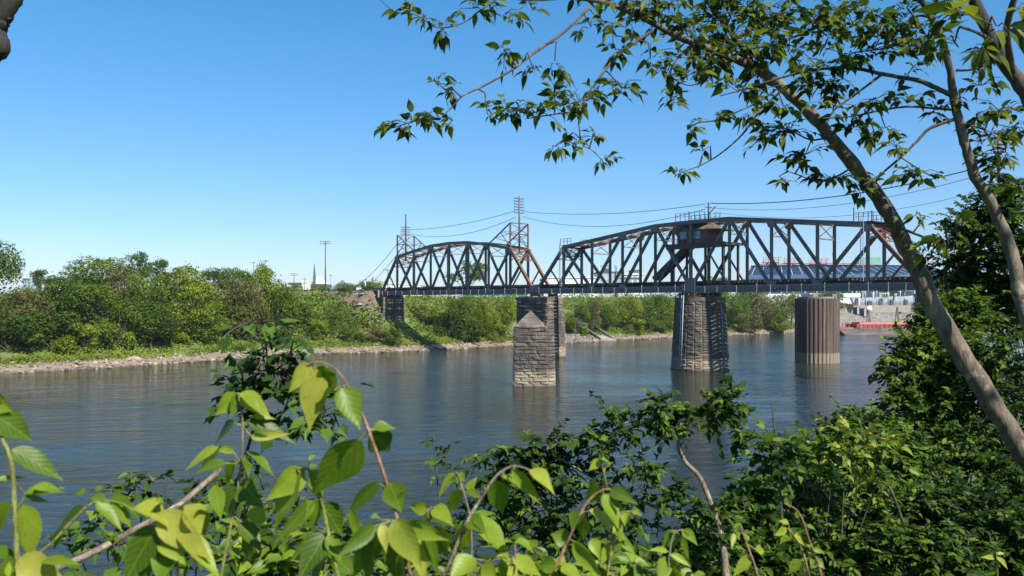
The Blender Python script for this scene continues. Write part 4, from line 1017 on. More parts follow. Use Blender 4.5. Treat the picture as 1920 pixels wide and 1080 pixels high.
for i in range(3):
    MB().box(-hw+.6+i*(2*hw-.6)/3,-hw+.1+(i+1)*(2*hw-.6)/3,-4.58,-4.503,.1,h-2.0).build('bay',MAT['darkgrey'],r)
r,hw,h=bld('grey_yard_building','long low pale-grey building behind the sheet-pile cell','building',1520,1579,550,366,12,'grey','roofgrey',9,(5,1,1.4,.9,1.2,2),.3)
for nm_,px,yt,D,lb in (('grey_container',1606,576,338,'grey equipment box on the terrace below the retaining wall, left one'),('grey_container',1619,578,338,'bluish equipment box on the terrace below the retaining wall, right one')):
    X=(px-CX)/F*D; rr_=empty(nm_,(X,D,gz(X,D)),ax_,lb,'container'); zt=EYE-(yt-HY)/F*D-rr_.location.z
    MB().box(-1.4,1.4,-.9,.9,0,zt).build('case',MAT['darkgrey'],rr_); MB().box(-1.1,.2,-.93,-.903,.2,zt-.2).build('door',MAT['grey'],rr_)
tr=empty('parked_truck',((1583-CX)/F*345,345,gz((1583-CX)/F*345,345)),ax_-.6,'white box truck parked at the left end of the yard','truck')
tz=4.3
tr.location.z=9.0
MB().box(-2.6,1.0,-1.1,1.1,.7,2.9).build('cargo_box',MAT['white'],tr); MB().prism([(1.05,-1.05),(2.7,-1.05),(2.7,1.05),(1.05,1.05)],.6,2.2,[(1.05,-1.0),(2.1,-1.0),(2.1,1.0),(1.05,1.0)]).build('cab',MAT['white'],tr)
for x in (-1.7,1.8):
    for y in (-1.0,1.0): MB().tube([(x,y-.12,.42),(x,y+.12,.42)],.42,12).build('wheel',MAT['darkgrey'],tr)
def mpile(px,ytop,D,label,disc):
    X=(px-CX)/F*D; zt=EYE-(ytop-HY)/F*D; r=empty('mooring_pile',(X,D,-2),.3,label,'mooring pile','dark mooring pile clusters by the barge')
    for i in range(3):
        a=i*2.09; MB().tube([(1.2*math.cos(a),1.2*math.sin(a),0),(.22*math.cos(a),.22*math.sin(a),zt+2)],.2,6).build('pile',MAT['polewood'],r)
    if disc: MB().tube([(0,-.35,zt+1.7),(0,-.25,zt+1.7)],.95,16).build('disc',MAT['white'],r); MB().beam((0,0,zt+.5),(0,0,zt+3),.15,.15).build('staff',MAT['polewood'],r)
mpile(1629,577,268,'dark pile cluster with a round white disc behind the barge',True)
mpile(1683,575,285,'dark pile cluster near the leaning tree, right of the white-disc one',False)
bg_=empty('barge',(P(1574,628,262).x,262,0),R(6),'red and rust-grey cargo barge moored by the far bank','barge')
f=MB(); Lb=34; Wb=9
f.add([(2.6,0,-.4),(Lb,0,-.4),(Lb,Wb,-.4),(2.6,Wb,-.4),(0,0,2.0),(Lb,0,1.9),(Lb,Wb,1.9),(0,Wb,2.0),(0,0,1.5),(0,Wb,1.5)],[(3,2,1,0),(0,1,5,4,8),(1,2,6,5),(2,3,9,7,6),(4,5,6,7),(8,4,7,9),(0,8,9,3)]); f.build('hull',MAT['barge_hull'],bg_)
f=MB(); f.box(6.5,Lb-2,1.0,1.2,1.95,3.35); f.box(6.5,Lb-2,Wb-1.2,Wb-1.0,1.95,3.35); f.box(6.3,6.5,1.0,Wb-1.0,1.95,3.35)
for i in range(18): f.box(7.2+i*1.4,7.34+i*1.4,.86,1.0,1.95,3.3)
f.build('coaming',MAT['barge_red'],bg_)
MB().hexa([(6.55,1.25,2.0),(Lb-2,1.25,2.0),(Lb-2,Wb-1.25,2.0),(6.55,Wb-1.25,2.0),(8,2.2,3.9),(Lb-2,2.2,3.9),(Lb-2,Wb-2.2,3.9),(8,Wb-2.2,3.9)]).build('hatch_cover',MAT['barge_red'],bg_)
MB().hexa([(-.1,.0,1.95),(4.8,.0,2.0),(4.8,Wb,2.0),(-.1,Wb,1.95),(0.2,.1,2.7),(4.8,.1,2.35),(4.8,Wb-.1,2.35),(.2,Wb-.1,2.7)]).build('bow_deck',MAT['barge_red'],bg_)
f=MB()
for x in (1,2,3.2): 
    f.beam((x,.3,2.5),(x+.5,.5,3.7),.2,.35)
f.build('bow_braces',MAT['barge_red'],bg_)
for x in (7,14,21,28): MB().tube([(x,.5,1.95),(x,.5,2.6)],.25,8).build('bollard',MAT['barge_hull'],bg_)
# stadium
for mm in ('navy','steelblue','darkgrey'): MAT[mm].node_tree.nodes['Principled BSDF'].inputs['Specular IOR Level'].default_value=.08; MAT[mm].node_tree.nodes['Principled BSDF'].inputs['Roughness'].default_value=.95
sd=empty('stadium',((1600-CX)/F*640,640,9),0,'large navy-blue stadium stand with red light racks on the horizon','stadium')
def arcp(a,r): return (r*math.sin(a), r*(1-math.cos(a)))
NA=30; a0_,a1_=-.42,.55; RD=190
lv=[(0,19.0,0,22.5),(0,22.503,26,31.0)]
def band(y0,z0,y1,z1,th,aa=a0_,ab=a1_):
    f=MB()
    for i in range(NA):
        A,B_=aa+(ab-aa)*i/NA,aa+(ab-aa)*(i+1)/NA
        p=[]
        for zz0,zz1 in ((z0,z1),(z0+th,z1+th)):
            pa=arcp(A,RD-y0); pb=arcp(B_,RD-y0); pc_=arcp(B_,RD-y1); pd=arcp(A,RD-y1)
            p+=[(pa[0],pa[1]+y0,zz0),(pb[0],pb[1]+y0,zz0),(pc_[0],pc_[1]+y1,zz1),(pd[0],pd[1]+y1,zz1)]
        f.hexa(p)
    return f
band(0,21,24,28.4,.8).build('upper_deck',MAT['navy'],sd)
band(-2,17.5,0,20.5,1.6).build('deck_fascia',MAT['steelblue'],sd)
band(8,4,12,4,5.5).build('concourse_wall',MAT['grey'],sd)
band(24.3,24,25,24,6.6).build('rear_wall',MAT['navy'],sd)
f=MB()
for i in range(22):
    a=a0_+(a1_-a0_)*i/21; p=arcp(a,RD-1); f.box(p[0]-.45,p[0]+.45,p[1]+1,p[1]+2,0,21.5); f.beam((p[0],p[1]+2,12),(p[0]+(2.4 if i%2 else -2.4),p[1]+18,26),.9,1.2)
f.build('columns',MAT['grey'],sd)
band(-30,0,-10,1.5,5.6,-.40,-.1).build('lower_roof',MAT['white'],sd)
for px,yt in ((1466,480),(1503,482),(1552,484),(1640,486),(1772,487)):
    X=(px-1600)/F*640; zt=(HY-yt)/F*640+EYE-9; a=math.asin(max(-.9,min(.9,X/(RD-20)))); y=arcp(a,RD-20)[1]+20
    f=MB()
    for s in (-3.4,3.4): f.beam((X+s,y,28),(X+s*.8,y-1,zt-4),.7,.7); f.beam((X-s*.9,y+3,28),(X+s*.8,y-1,zt-4),.45,.45)
    f.beam((X-7,y-1.5,zt-4),(X+7,y-1.5,zt-4),.6,.6)
    f.build('rack_frame',MAT['redsteel'],sd)
    f=MB()
    for j in range(4): f.beam((X-6.5+j*.5,y-2.4-.5*j,zt-3.6+j*1.25),(X+6.5+j*.5,y-2.4-.5*j,zt-3.6+j*1.25),.4,.42)
    for s in (-6,-2,2,6): f.beam((X+s,y-1.6,zt-4.5),(X+s,y-2.6,zt+1),.35,.35)
    f.build('light_rack',MAT['redsteel'],sd)
f=MB()
for i in range(46):
    a=a0_+(a1_-a0_)*i/45; p0=arcp(a,RD); p1=arcp(a,RD-24); f.beam((p0[0],p0[1]-.5,20.4),(p1[0],p1[1]+23,28.2),.6,1.3)
f.build('raker_beams',MAT['darkgrey'],sd)
f=MB()
for i in range(24):
    a=a0_+(a1_-a0_)*(i+.5)/24; p0=arcp(a,RD); p1=arcp(a,RD-24); f.beam((p0[0],p0[1],21.85),(p1[0],p1[1]+24,29.25),.5,.2)
f.build('aisle_steps',MAT['grey'],sd)
band(23,31.0,24,31.0,.7,-.40,.2).build('rim_rail',MAT['redsteel'],sd)
MB().box(5,22,2,4,30,35.5).build('scoreboard',MAT['greenpanel'],sd)
f=MB()
for i in range(8): f.tube([((i-3)*9+rs.uniform(-2,2),20,30),((i-3)*9,20,rs.uniform(38,46))],.2,4)
f.build('flagpoles',MAT['grey'],sd)
# ------------------------------------------------------------------ near trees
class Tree:
    def __init__(s,name,base,label,cat='tree',group=None):
        s.root=empty(name,base,0,label,cat,group); s.base=Vector(base); s.samp=[]; s.twig=MB(); s.lv=Leaves()
    def limb(s,pts,part,mat='bark',k=5,wob=.0,n=9):
        """pts: (px,py,r_px,D)"""
        c=smooth_line([P(x,y,D) for x,y,r,D in pts],k); rad=[]
        for i in range(len(pts)-1):
            for j in range(k): rad.append((pts[i][2]*(1-j/k)+pts[i+1][2]*j/k)*(pts[i][3]/F))
        rad.append(pts[-1][2]*pts[-1][3]/F)
        rad=[r*.70*(1+random.uniform(-.07,.07)+.04*math.sin(i*.9)) for i,r in enumerate(rad)]
        s.samp += list(zip(c,rad))
        c=[p+Vector((random.uniform(-1,1),random.uniform(-1,1),random.uniform(-1,1)))*r*.10 for p,r in zip(c,rad)]
        return MB().tube([p-s.base for p in c],rad,n).build(part,MAT[mat],s.root)
    def finish(s,leafmat,tpl,name='leaves'):
        if s.twig.v: s.twig.build('twigs',MAT['barkdark'],s.root)
        if s.lv.b:
            s.lv.b=[tuple(Vector(b)-s.base) for b in s.lv.b]
            s.lv.build(name,MAT[leafmat],tpl,s.root)
t1=Tree('leaning_tree',P(1960,905,4.6),'leaning tree with thick pale trunk curving up to the left across the right side')
D0=4.7
t1.limb([(2010,1010,30,4.5),(1960,905,28.5,4.6),(1920,848,28,4.65),(1860,755,26.5,4.7),(1800,660,25.5,4.75),(1752,582,25,4.8),(1727,523,24,4.8),(1700,468,22,4.85),(1675,415,20.5,4.85),(1640,360,19,4.9),(1600,310,17.5,4.9),(1550,245,16,4.95),(1500,195,14.5,5),(1458,155,13.5,5),(1415,125,12.5,5.05)],'trunk',n=12)
t1.limb([(1415,125,12,5.05),(1370,108,10.5,5.0),(1330,92,10,4.95),(1270,68,9,4.9),(1210,36,7.5,4.85),(1150,10,6.5,4.8),(1080,-4,5,4.7),(1000,0,3.5,4.6),(950,-6,2.5,4.5)],'branch','barkmid')
t1.limb([(1415,128,9,5.05),(1395,95,8,5.1),(1370,60,7.5,5.15),(1340,20,7,5.2),(1305,-35,6,5.25),(1280,-120,4,5.3)],'branch','barkmid')
t1.limb([(1104,14,4.5,4.75),(1060,58,4.2,4.7),(1000,100,3.8,4.6),(960,131,3.3,4.5),(905,162,2.8,4.45),(870,178,2.3,4.4),(850,198,1.9,4.4),(825,224,1.4,4.4)],'branch','barkmid',n=6)
t1.limb([(1222,58,5,4.85),(1190,80,4.5,4.8),(1160,102,4,4.75),(1128,140,3.5,4.7),(1110,165,3,4.7),(1082,205,2.4,4.65),(1040,214,1.9,4.6),(990,222,1.3,4.55)],'branch','barkmid',n=6)
t1.limb([(1084,208,2,4.65),(1086,240,1.8,4.65),(1092,270,1.6,4.7),(1115,286,1.3,4.7),(1142,316,.8,4.7)],'branch','barkmid',n=5)
t1.limb([(1000,-4,3,4.6),(950,-10,2.8,4.55),(900,20,2.2,4.5),(870,42,1.8,4.5),(822,52,1.5,4.45),(780,28,1.2,4.4),(740,22,1.0,4.4),(708,-6,.8,4.4)],'branch','barkmid',n=5)
t1.limb([(1460,175,4,5),(1425,208,3.5,4.95),(1392,252,2.8,4.9),(1355,285,2.2,4.85),(1318,308,1.6,4.8),(1280,322,1,4.8)],'branch','barkmid',n=6)
t1.limb([(1452,170,3,5),(1425,190,2.6,5),(1382,210,2,4.95),(1345,226,1.4,4.9)],'branch','barkmid',n=5)
t1.limb([(1600,312,3.5,4.9),(1570,330,2.6,4.85),(1530,338,2,4.8),(1470,318,1,4.8)],'branch','barkmid',n=5)
t1.limb([(1560,255,3,4.95),(1520,262,2.4,4.9),(1470,240,1.8,4.9),(1430,250,1,4.85)],'branch','barkmid',n=5)
t1.limb([(1300,82,4,4.9),(1270,110,3.4,4.85),(1258,140,2.6,4.8),(1290,160,2,4.8),(1330,150,1.4,4.8)],'branch','barkmid',n=5)
t1.limb([(1375,70,4.5,5.1),(1430,45,4,5.2),(1480,10,3.5,5.3),(1520,-30,3,5.4)],'branch','barkmid',n=6)
t1.limb([(1400,110,4,5.05),(1450,85,3.4,5.15),(1510,60,2.8,5.25),(1560,25,2,5.3),(1600,-20,1.5,5.4)],'branch','barkmid',n=6)
t1.limb([(1680,425,4,4.85),(1720,440,3.4,4.5),(1755,455,2.4,4.2),(1790,470,1.5,4.0)],'branch','barkmid',n=5)
t2=Tree('slim_tree',P(1990,760,4.2),'slimmer tree right of the leaning one, mottled trunk rising from the right edge')
t2.limb([(2030,900,23,4.1),(1990,760,21,4.2),(1945,650,20,4.3),(1915,560,18.5,4.4),(1903,500,17,4.45),(1885,440,15.5,4.5),(1855,375,14.5,4.5),(1829,332,14,4.5),(1815,288,12.5,4.5),(1799,230,11.5,4.5),(1788,180,10.5,4.5),(1781,130,9.5,4.5),(1767,76,9,4.5),(1744,30,8,4.5),(1722,-10,7,4.5),(1690,-90,5,4.5)],'trunk',n=11)
t2.limb([(1786,180,7,4.5),(1755,165,6.5,4.5),(1721,151,6,4.55),(1660,140,5.2,4.6),(1592,127,4.5,4.65),(1520,132,3.6,4.7),(1450,150,2.8,4.7),(1400,166,2,4.7),(1350,180,1.2,4.7)],'branch','barkmid',n=7)
t2.limb([(1785,206,3.5,4.5),(1740,202,3.2,4.55),(1700,200,3,4.55),(1650,207,2.7,4.6),(1590,219,2.2,4.6),(1530,222,1.5,4.6)],'branch','barkmid',n=5)
t2.limb([(1795,222,5,4.5),(1745,240,4.5,4.5),(1720,264,4.2,4.5),(1692,292,3.8,4.5),(1652,326,3,4.5),(1618,348,2,4.5)],'branch','barkmid',n=6)
t2.limb([(1652,141,4,4.6),(1620,165,3.5,4.6),(1595,184,3,4.6),(1565,206,2.4,4.6),(1549,236,1.6,4.6)],'branch','barkmid',n=5)
t2.limb([(1792,132,3.8,4.5),(1825,130,3.3,4.45),(1862,118,2.8,4.4),(1900,116,2,4.4)],'branch','barkmid',n=5)
t2.limb([(1768,62,4,4.5),(1735,68,3.5,4.55),(1700,80,3,4.55),(1650,92,2.2,4.6),(1600,98,1.4,4.6)],'branch','barkmid',n=5)
t2.limb([(1745,32,4,4.5),(1720,30,3.2,4.5),(1690,45,2.4,4.5),(1660,36,1.5,4.5)],'branch','barkmid',n=5)
t2.limb([(1800,235,3,4.5),(1830,238,2.4,4.5),(1850,250,2,4.5),(1870,300,1.2,4.5)],'branch','barkmid',n=5)
t2.limb([(1690,295,2.4,4.5),(1715,312,2,4.45),(1745,330,1.2,4.4)],'branch','barkmid',n=5)
t3=Tree('dark_limbed_tree',P(2120,560,3.6),'thick dark limb crossing the top right corner, leafy tree mostly out of frame')
t3.limb([(2300,800,46,3.3),(2120,560,38,3.6),(2010,340,30,3.7),(1935,190,22,3.8),(1890,125,19,3.8),(1862,78,17,3.8),(1835,20,15,3.8),(1800,-60,12,3.8)],'trunk','barkdark',n=11)
t3.limb([(1900,140,9,3.8),(1888,60,9,3.6),(1905,-10,8,3.5),(1950,-120,6,3.4)],'branch','barkdark')
t3.limb([(1862,78,5,3.8),(1830,60,4.5,3.4),(1800,50,3.5,3.2)],'branch','barkdark',n=6)
t4=Tree('gnarled_tree',P(-90,330,3.6),'gnarled dark limb poking in at the top left corner')
t4.limb([(-200,560,46,3.5),(-130,360,40,3.6),(-70,210,34,3.7),(-26,112,30,3.75),(-8,86,36,3.75),(-8,60,26,3.75),(0,36,26,3.75),(18,5,24,3.75),(48,-40,20,3.8),(90,-120,14,3.8)],'trunk','barkshade',n=10)
t4.limb([(12,34,4,3.75),(20,36,2.5,3.72),(26,34,.6,3.7)],'branch_stub','barkdark',n=6)
def cluster(trees,x,y,rx,ry,n,size=30,dD=0.0,tips=True,Dfix=None):
    n=max(4,round(n*1.45)); size*=.84
    if size<40: rx*=1.3; ry*=1.15
    best=None
    for t in trees:
        for p,r in t.samp:
            sx=CX+p.x/p.y*F; sy=HY-(p.z-EYE)/p.y*F
            d=(sx-x)**2+(sy-y)**2+(0 if r<.03 else 300)
            if best is None or d<best[0]: best=(d,t,p)
    _,t,ap=best; D=(Dfix or ap.y)+dD
    c=P(x,y,D); m=ap.lerp(c,.5)+Vector((random.uniform(-.04,.04),random.uniform(-.05,.05),random.uniform(.0,.06)))
    if (c-ap).length>.05: t.twig.tube([ap-t.base,m-t.base,c-t.base],[.0055,.004,.003],5,False)
    dep=(rx+ry)/2/F*D
    for i in range(max(2,n//4)):                                   # twigs, each with a spray of leaves
        q=c+Vector((random.gauss(0,.55)*rx/F*D,random.gauss(0,.6)*dep,random.gauss(0,.55)*ry/F*D))
        st=c.lerp(q,random.uniform(0,.3)); mid=st.lerp(q,.5)+Vector((0,0,.02))
        t.twig.tube([st-t.base,mid-t.base,q-t.base],[.0028,.0022,.0014],4,False)
        ax=(q-st); ax=ax.normalized() if ax.length>1e-4 else Vector((1,0,0)); ax=(ax+Vector((0,0,-.15))).normalized()
        side=ax.cross(Vector((0,0,1))); side=side.normalized() if side.length>.05 else Vector((1,0,0))
        for j in range(4+random.randrange(2)):
            tt=.35+.7*j/4; b=st.lerp(q,min(tt,1)); sg=1 if j%2 else -1
            d=ax*.6+side*sg*random.uniform(.4,1.0)+Vector((random.gauss(0,.3),random.gauss(0,.3),random.uniform(-.65,.3)))
            L=size/F*D*random.uniform(.5,1.25)
            nn=Vector((random.gauss(0,.6),random.gauss(0,.6)-.1,1))
            b2=b+d.normalized()*L*.22
            t.twig.tube([b-t.base,b2-t.base],[.0011,.0009],3,False)
            t.lv.add(b2,d,nn,L,L*random.uniform(.40,.55),random.uniform(.1,.45),random.uniform(.1,.5))
TR=[t1,t2,t3]
CL=[(768,16,28,10,8),(795,32,25,18,10),(832,54,34,16,16),(885,15,28,12,12),(912,6,24,10,10),(945,92,28,22,16),(1040,115,24,18,10),(1000,130,20,13,8),(818,152,24,18,9),(850,166,22,13,8),(736,240,20,16,9),(772,230,34,18,22),(806,215,20,12,10),(850,226,15,10,5),(914,215,10,22,4),(955,210,38,26,30),(1010,205,38,22,22),(1040,182,28,28,16),(1085,190,32,32,28),(1110,175,28,18,14),(1168,165,34,18,20),(1160,105,15,18,8),(1150,90,28,28,12),(1130,48,20,12,8),(1180,45,28,22,14),(1108,50,16,10,4),
(1118,256,22,11,10),(1080,276,20,11,12),(1132,298,18,10,8),(1040,274,9,13,3),(1250,132,28,28,20),(1290,152,38,28,26),(1258,190,18,14,8),(1290,240,18,14,10),(1272,321,24,8,10),(1318,282,10,6,3),(1300,60,44,34,46),(1350,40,50,34,50),(1400,95,50,34,44),(1330,115,44,26,40),(1450,60,52,42,42),(1520,32,52,26,30),(1390,172,44,22,30),(1340,216,22,11,12),(1408,216,22,13,12),(1480,246,52,26,38),(1510,290,36,22,22),(1440,250,18,9,7),(1500,310,22,10,10),(1560,335,62,17,30),(1620,356,22,22,12),(1600,240,28,17,15),(1562,206,36,13,15),(1540,130,54,20,38),(1600,100,46,26,36),(1660,100,36,17,18),(1540,55,22,30,14),(1600,48,36,26,24),(1575,18,36,22,22),(1690,36,36,26,26),(1740,52,34,34,26),(1640,186,30,17,17),(1560,175,24,13,10),(1660,240,22,10,9),(1680,276,22,10,11),(1722,325,42,17,26),(1750,212,26,22,16),(1830,215,28,10,12),(1868,252,36,22,24),(1885,285,36,26,26),(1838,108,34,22,14),(1700,140,26,20,10),(1640,250,20,14,8),(1800,185,22,16,8),(1475,345,14,8,4),(1250,30,40,26,24),(1210,10,40,16,20),(1480,100,40,30,26),(1430,20,50,24,34),(1340,-10,60,20,30),(1100,0,30,12,10),(1640,30,36,26,18),(1840,265,24,14,10),(1875,320,34,18,20),(1900,350,26,20,16)]
CL+=[(1200,-5,50,14,20),(1260,5,50,16,24),(1400,5,60,18,30),(1470,30,60,24,34),(1560,70,60,24,30),(1620,10,50,16,22),(1700,15,40,18,18),(1360,75,60,26,34),(1430,120,50,22,26),(1300,110,44,24,24),(1520,160,50,18,24),(1580,150,40,16,18),(1660,60,50,20,22),(1730,100,36,20,16),(1470,200,40,18,16),(1220,110,26,20,10),(1780,10,40,20,18),(1840,160,36,20,16),(1880,210,40,20,20),(1900,240,30,24,16),(1700,190,36,14,12),(1620,215,36,14,12),(940,30,26,12,8),(1000,20,24,10,6)]
for c in CL: cluster(TR,*c,size=30)
cluster([t3],1805,30,34,34,10,64,0,True,3.2); cluster([t3],1868,48,44,34,9,60,0,True,3.1); cluster([t3],1845,85,26,22,5,56,0,True,3.2); cluster([t3],1905,20,34,30,7,60,0,True,3.3); cluster([t3],1790,80,20,18,4,50,0,True,3.3)
cluster([t1],1765,445,40,22,9,46,0,True,4.0); cluster([t1],1740,470,26,16,6,44,0,True,4.1); cluster([t1],1790,435,26,20,6,46,0,True,3.9); cluster([t1],1720,400,12,8,4,30)
# the crowns go on above and beside the frame; they give the dappled shade
def canopy(t,n,lo,hi,size):
    for i in range(n):
        c=Vector((random.uniform(lo[0],hi[0]),random.uniform(lo[1],hi[1]),random.uniform(lo[2],hi[2])))
        for j in range(9):
            q=c+Vector((random.gauss(0,.32),random.gauss(0,.32),random.gauss(0,.16)))
            if q.y>0 and abs(q.x)<q.y*.66 and q.z-EYE<q.y*.40: continue
            d=Vector((random.gauss(0,1),random.gauss(0,1),random.uniform(-.8,.2)))
            t.lv.add(q,d,Vector((random.gauss(0,.4),random.gauss(0,.4),1)),size*random.uniform(.7,1.3),size*.55,.2,.2)
canopy(t3,130,(4.2,-1.5,13.6),(12,7.5,17.5),.17)
canopy(t1,45,(1.5,1.0,13.4),(5,6,15.2),.12)
for t in (t1,t2,t3,t4): t.finish('lf_tree','mid')
# ------------------------------------------------------------------ near shrubs
def sprig(lv,tw,base,b,d,ln,nl,L,wr=.55,up=1.0,ang=.9,bright=None):
    d=Vector(d).normalized(); side=d.cross(Vector((0,0,1))); side=side.normalized() if side.length>.05 else Vector((1,0,0))
    roll=random.uniform(-.6,.6); sd=(side*math.cos(roll)+d.cross(side)*math.sin(roll))
    e=b+d*ln+Vector((0,0,-.18*ln)); m=b+d*ln*.5
    tw.tube([b-base,m-base,e-base],[.0035*max(1,L/.08),.0026,.0012],4,False)
    tone=random.gauss(.45,.24) if bright is None else bright
    for j in range(nl):
        t=.12+.9*j/max(1,nl-1); p=b.lerp(m,min(1,t*2)) if t<.5 else m.lerp(e,min(1,t*2-1)); s=1 if j%2 else -1
        dd=d*.55+sd*s*random.uniform(.5,1.0)*ang+Vector((random.gauss(0,.2),random.gauss(0,.2),random.uniform(-.55,.25)))
        nn=Vector((random.gauss(0,.4)+.15,random.gauss(0,.4)-.25,up))
        l=L*random.uniform(.55,1.2)*(1-.25*t)
        lv.add(p,dd,nn,l,l*wr*random.uniform(.85,1.15),random.uniform(.05,.4),random.uniform(.1,.5),min(1,max(0,tone+random.gauss(0,.13))))
def near_shrub(name,base,blobs,L,mat,tpl,label,stems=(),nl=8,cat='shrub',group=None,ln=.19,stemmat='barkdark',wr=.55,bright=None,hubs=3,dens=1.0):
    """blobs: (px,py,rx,ry,D,n sprigs)"""
    base=Vector(base); r=empty(name,base,0,label,cat,group); lv=Leaves(); tw=MB()
    for st in stems:
        c=smooth_line([P(x,y,D) for x,y,rp,D in st],4); rad=[]
        for i in range(len(st)-1): rad += [(st[i][2]*(1-j/4)+st[i+1][2]*j/4)*st[i][3]/F for j in range(4)]
        rad.append(st[-1][2]*st[-1][3]/F)
        MB().tube([p-base for p in c],rad,7).build('stem',MAT[stemmat],r)
    for px,py,rx,ry,D,n in blobs:
        c=P(px,py,D); sx,sz=rx/F*D,ry/F*D; sy=(sx+sz)*.5
        for _ in range(hubs):                                  # inner branches reaching from the base
            e=c+Vector((random.uniform(-.8,.8)*sx,random.uniform(-.5,.5)*sy,random.uniform(-.7,.7)*sz)); s0=base+Vector((random.uniform(-.15,.15),random.uniform(-.15,.15),0)); m=s0.lerp(e,.55)+Vector((0,0,.12*(e-s0).length))
            tw.tube([s0-base,m-base,e-base],[.008,.005,.002],5,False)
        for _ in range(round(n*dens)):
            u=Vector((random.gauss(0,1),random.gauss(0,1),random.gauss(0,1))).normalized()*random.random()**.45
            p=c+Vector((u.x*sx,u.y*sy,u.z*sz)); d=Vector((u.x+random.gauss(0,.5),u.y-.35+random.gauss(0,.5),u.z*.6+random.gauss(.15,.35)))
            sprig(lv,tw,base,p,d,ln*random.uniform(.5,1.2)*L/.08,nl,L,wr,bright=bright)
    tw.build('twigs',MAT['barkdark'],r)
    lv.b=[tuple(Vector(b)-base) for b in lv.b]; lv.build('leaves',MAT[mat],tpl,r)
    return r
def gp(px,D,dz=0.0):
    X=(px-CX)/F*D; return Vector((X,D,gz(X,D)+dz))
near_shrub('thicket_tree',gp(1990,12),[(1888,390,46,50,12,120),(1850,470,62,52,12,170),(1905,470,46,70,11.5,120),(1905,570,50,80,11.5,150),(1845,560,62,60,12,170),(1795,500,34,42,12.2,70),(1800,410,28,14,12,22),(1842,400,34,36,12.2,60),(1765,445,16,12,12,10)],.11,'lf_shade','mid','tall leafy tree filling the right edge behind the slim trunk',((( 1990,900,9,12),(1940,700,7,12),(1900,520,5,12),(1880,400,3,12)),),9,dens=1.35)
near_shrub('vine_thicket',gp(1800,11),[(1800,590,56,44,11,140),(1755,612,42,28,11,80),(1735,684,46,54,10.5,140),(1800,680,70,66,10.5,190),(1706,648,26,18,10.5,36),(1692,705,28,38,10.3,54),(1702,774,42,38,10,90),(1780,780,80,66,10,220),(1668,672,14,10,10.4,8),(1652,696,10,14,10.4,5),(1668,748,16,16,10.2,12),(1650,806,30,20,9.8,36)],.105,'lf_shrub','mid','broad vine-covered thicket behind the leaning trunk, dipping to the water',(((1800,980,8,10.6),(1770,820,6,10.6),(1720,680,4,10.6)),),9,dens=1.35)
near_shrub('dark_shrub',gp(1925,9),[(1880,690,56,74,9.6,150),(1905,800,44,80,9,130),(1850,850,62,60,8.6,150),(1900,930,46,70,8,120)],.095,'lf_shade','mid','dark shrub at the right edge below the slim trunk',(),9,dens=1.35)
near_shrub('waterside_shrub',gp(1610,8.5),[(1600,800,44,26,8.4,80),(1565,805,20,18,8.4,22),(1640,850,70,44,8,150),(1560,858,46,28,7.8,80),(1700,870,66,46,7.8,130),(1520,880,34,26,7.4,44)],.088,'lf_shrub','mid','waterside shrub left of the leaning trunk with pale tips over the river',(((1640,1010,6,8),(1610,900,4.5,8.2),(1590,800,3,8.4)),),9,dens=1.35)
near_shrub('slope_shrub',gp(1600,6.4),[(1590,950,100,50,6.4,200),(1690,960,90,56,6.2,180),(1500,930,66,36,6.0,110),(1440,950,46,30,5.8,70),(1560,1030,110,50,5.6,170),(1700,1040,90,50,5.6,140)],.072,'lf_shrub','mid','bushy shrub low on the bank, lower right between the red stems and the trunk',(),9,dens=1.35)
near_shrub('bushy_shrub',gp(1840,6),[(1790,960,60,56,6.2,130),(1850,1000,70,70,5.8,170),(1910,1040,50,60,5.6,90),(1780,1050,60,50,5.4,90)],.072,'lf_shade','mid','dark shrub filling the bottom right corner',(),9,dens=1.35)
near_shrub('brow_shrub',gp(1400,4.8),[(1410,1000,70,46,4.8,110),(1330,1030,66,46,4.6,90),(1450,1060,70,36,4.6,80),(1400,930,40,26,5.0,50)],.07,'lf_shrub','mid','shaded shrub behind the reddish stems at the bottom right of centre',(),9,dens=1.35)
near_shrub('light_sprig_shrub',gp(1560,5.6),[(1530,840,40,16,5.6,22),(1590,830,50,18,5.6,26),(1640,850,40,26,5.6,24),(1500,850,24,14,5.6,12)],.09,'lf_hero','mid','sunlit pale green sprays arching over the dark slope shrub',(((1700,1000,3,5.6),(1660,900,2.6,5.6),(1600,862,2.2,5.6),(1530,868,1.6,5.6),(1490,876,1,5.6)),),7,hubs=2)
near_shrub('river_shrub',gp(1330,3.6,-.1),[(1172,800,34,14,3.7,12),(1242,765,26,20,3.7,14),(1288,790,30,22,3.7,15),(1348,768,24,24,3.7,18),(1378,815,12,28,3.7,8),(1140,772,8,8,3.7,2),(1105,826,36,18,3.7,14),(1025,832,36,14,3.8,12),(965,854,36,14,3.8,11),(912,862,16,12,3.8,3),(1050,882,84,30,3.8,40),(960,912,54,36,3.8,30),(1010,980,90,46,3.8,56),(1200,876,46,20,3.7,13),(1150,942,70,34,3.7,26),(1270,940,36,34,3.7,13),(1335,980,30,36,3.6,12),(880,985,50,36,3.8,20),(1362,728,10,5,3.7,4),(1120,1030,80,36,3.7,32),(1240,1030,50,34,3.7,16)],.054,'lf_shade','mid','dark bushy shrub leaning over the river at the bottom centre',(((1362,1100,8,3.5),(1358,1040,6.5,3.55),(1352,1000,5.5,3.6),(1335,950,5,3.6),(1312,895,4.5,3.65),(1282,862,4,3.7),(1272,825,3.4,3.7),(1290,785,2.6,3.7),(1350,740,1.8,3.7)),((1352,1000,4,3.6),(1250,960,3.4,3.7),(1120,900,2.6,3.75),(1000,830,1.6,3.8)),((1272,825,2.4,3.7),(1220,790,2,3.7),(1160,795,1.4,3.7))),8,stemmat='stem_wood',hubs=0,ln=.15,dens=1.75)
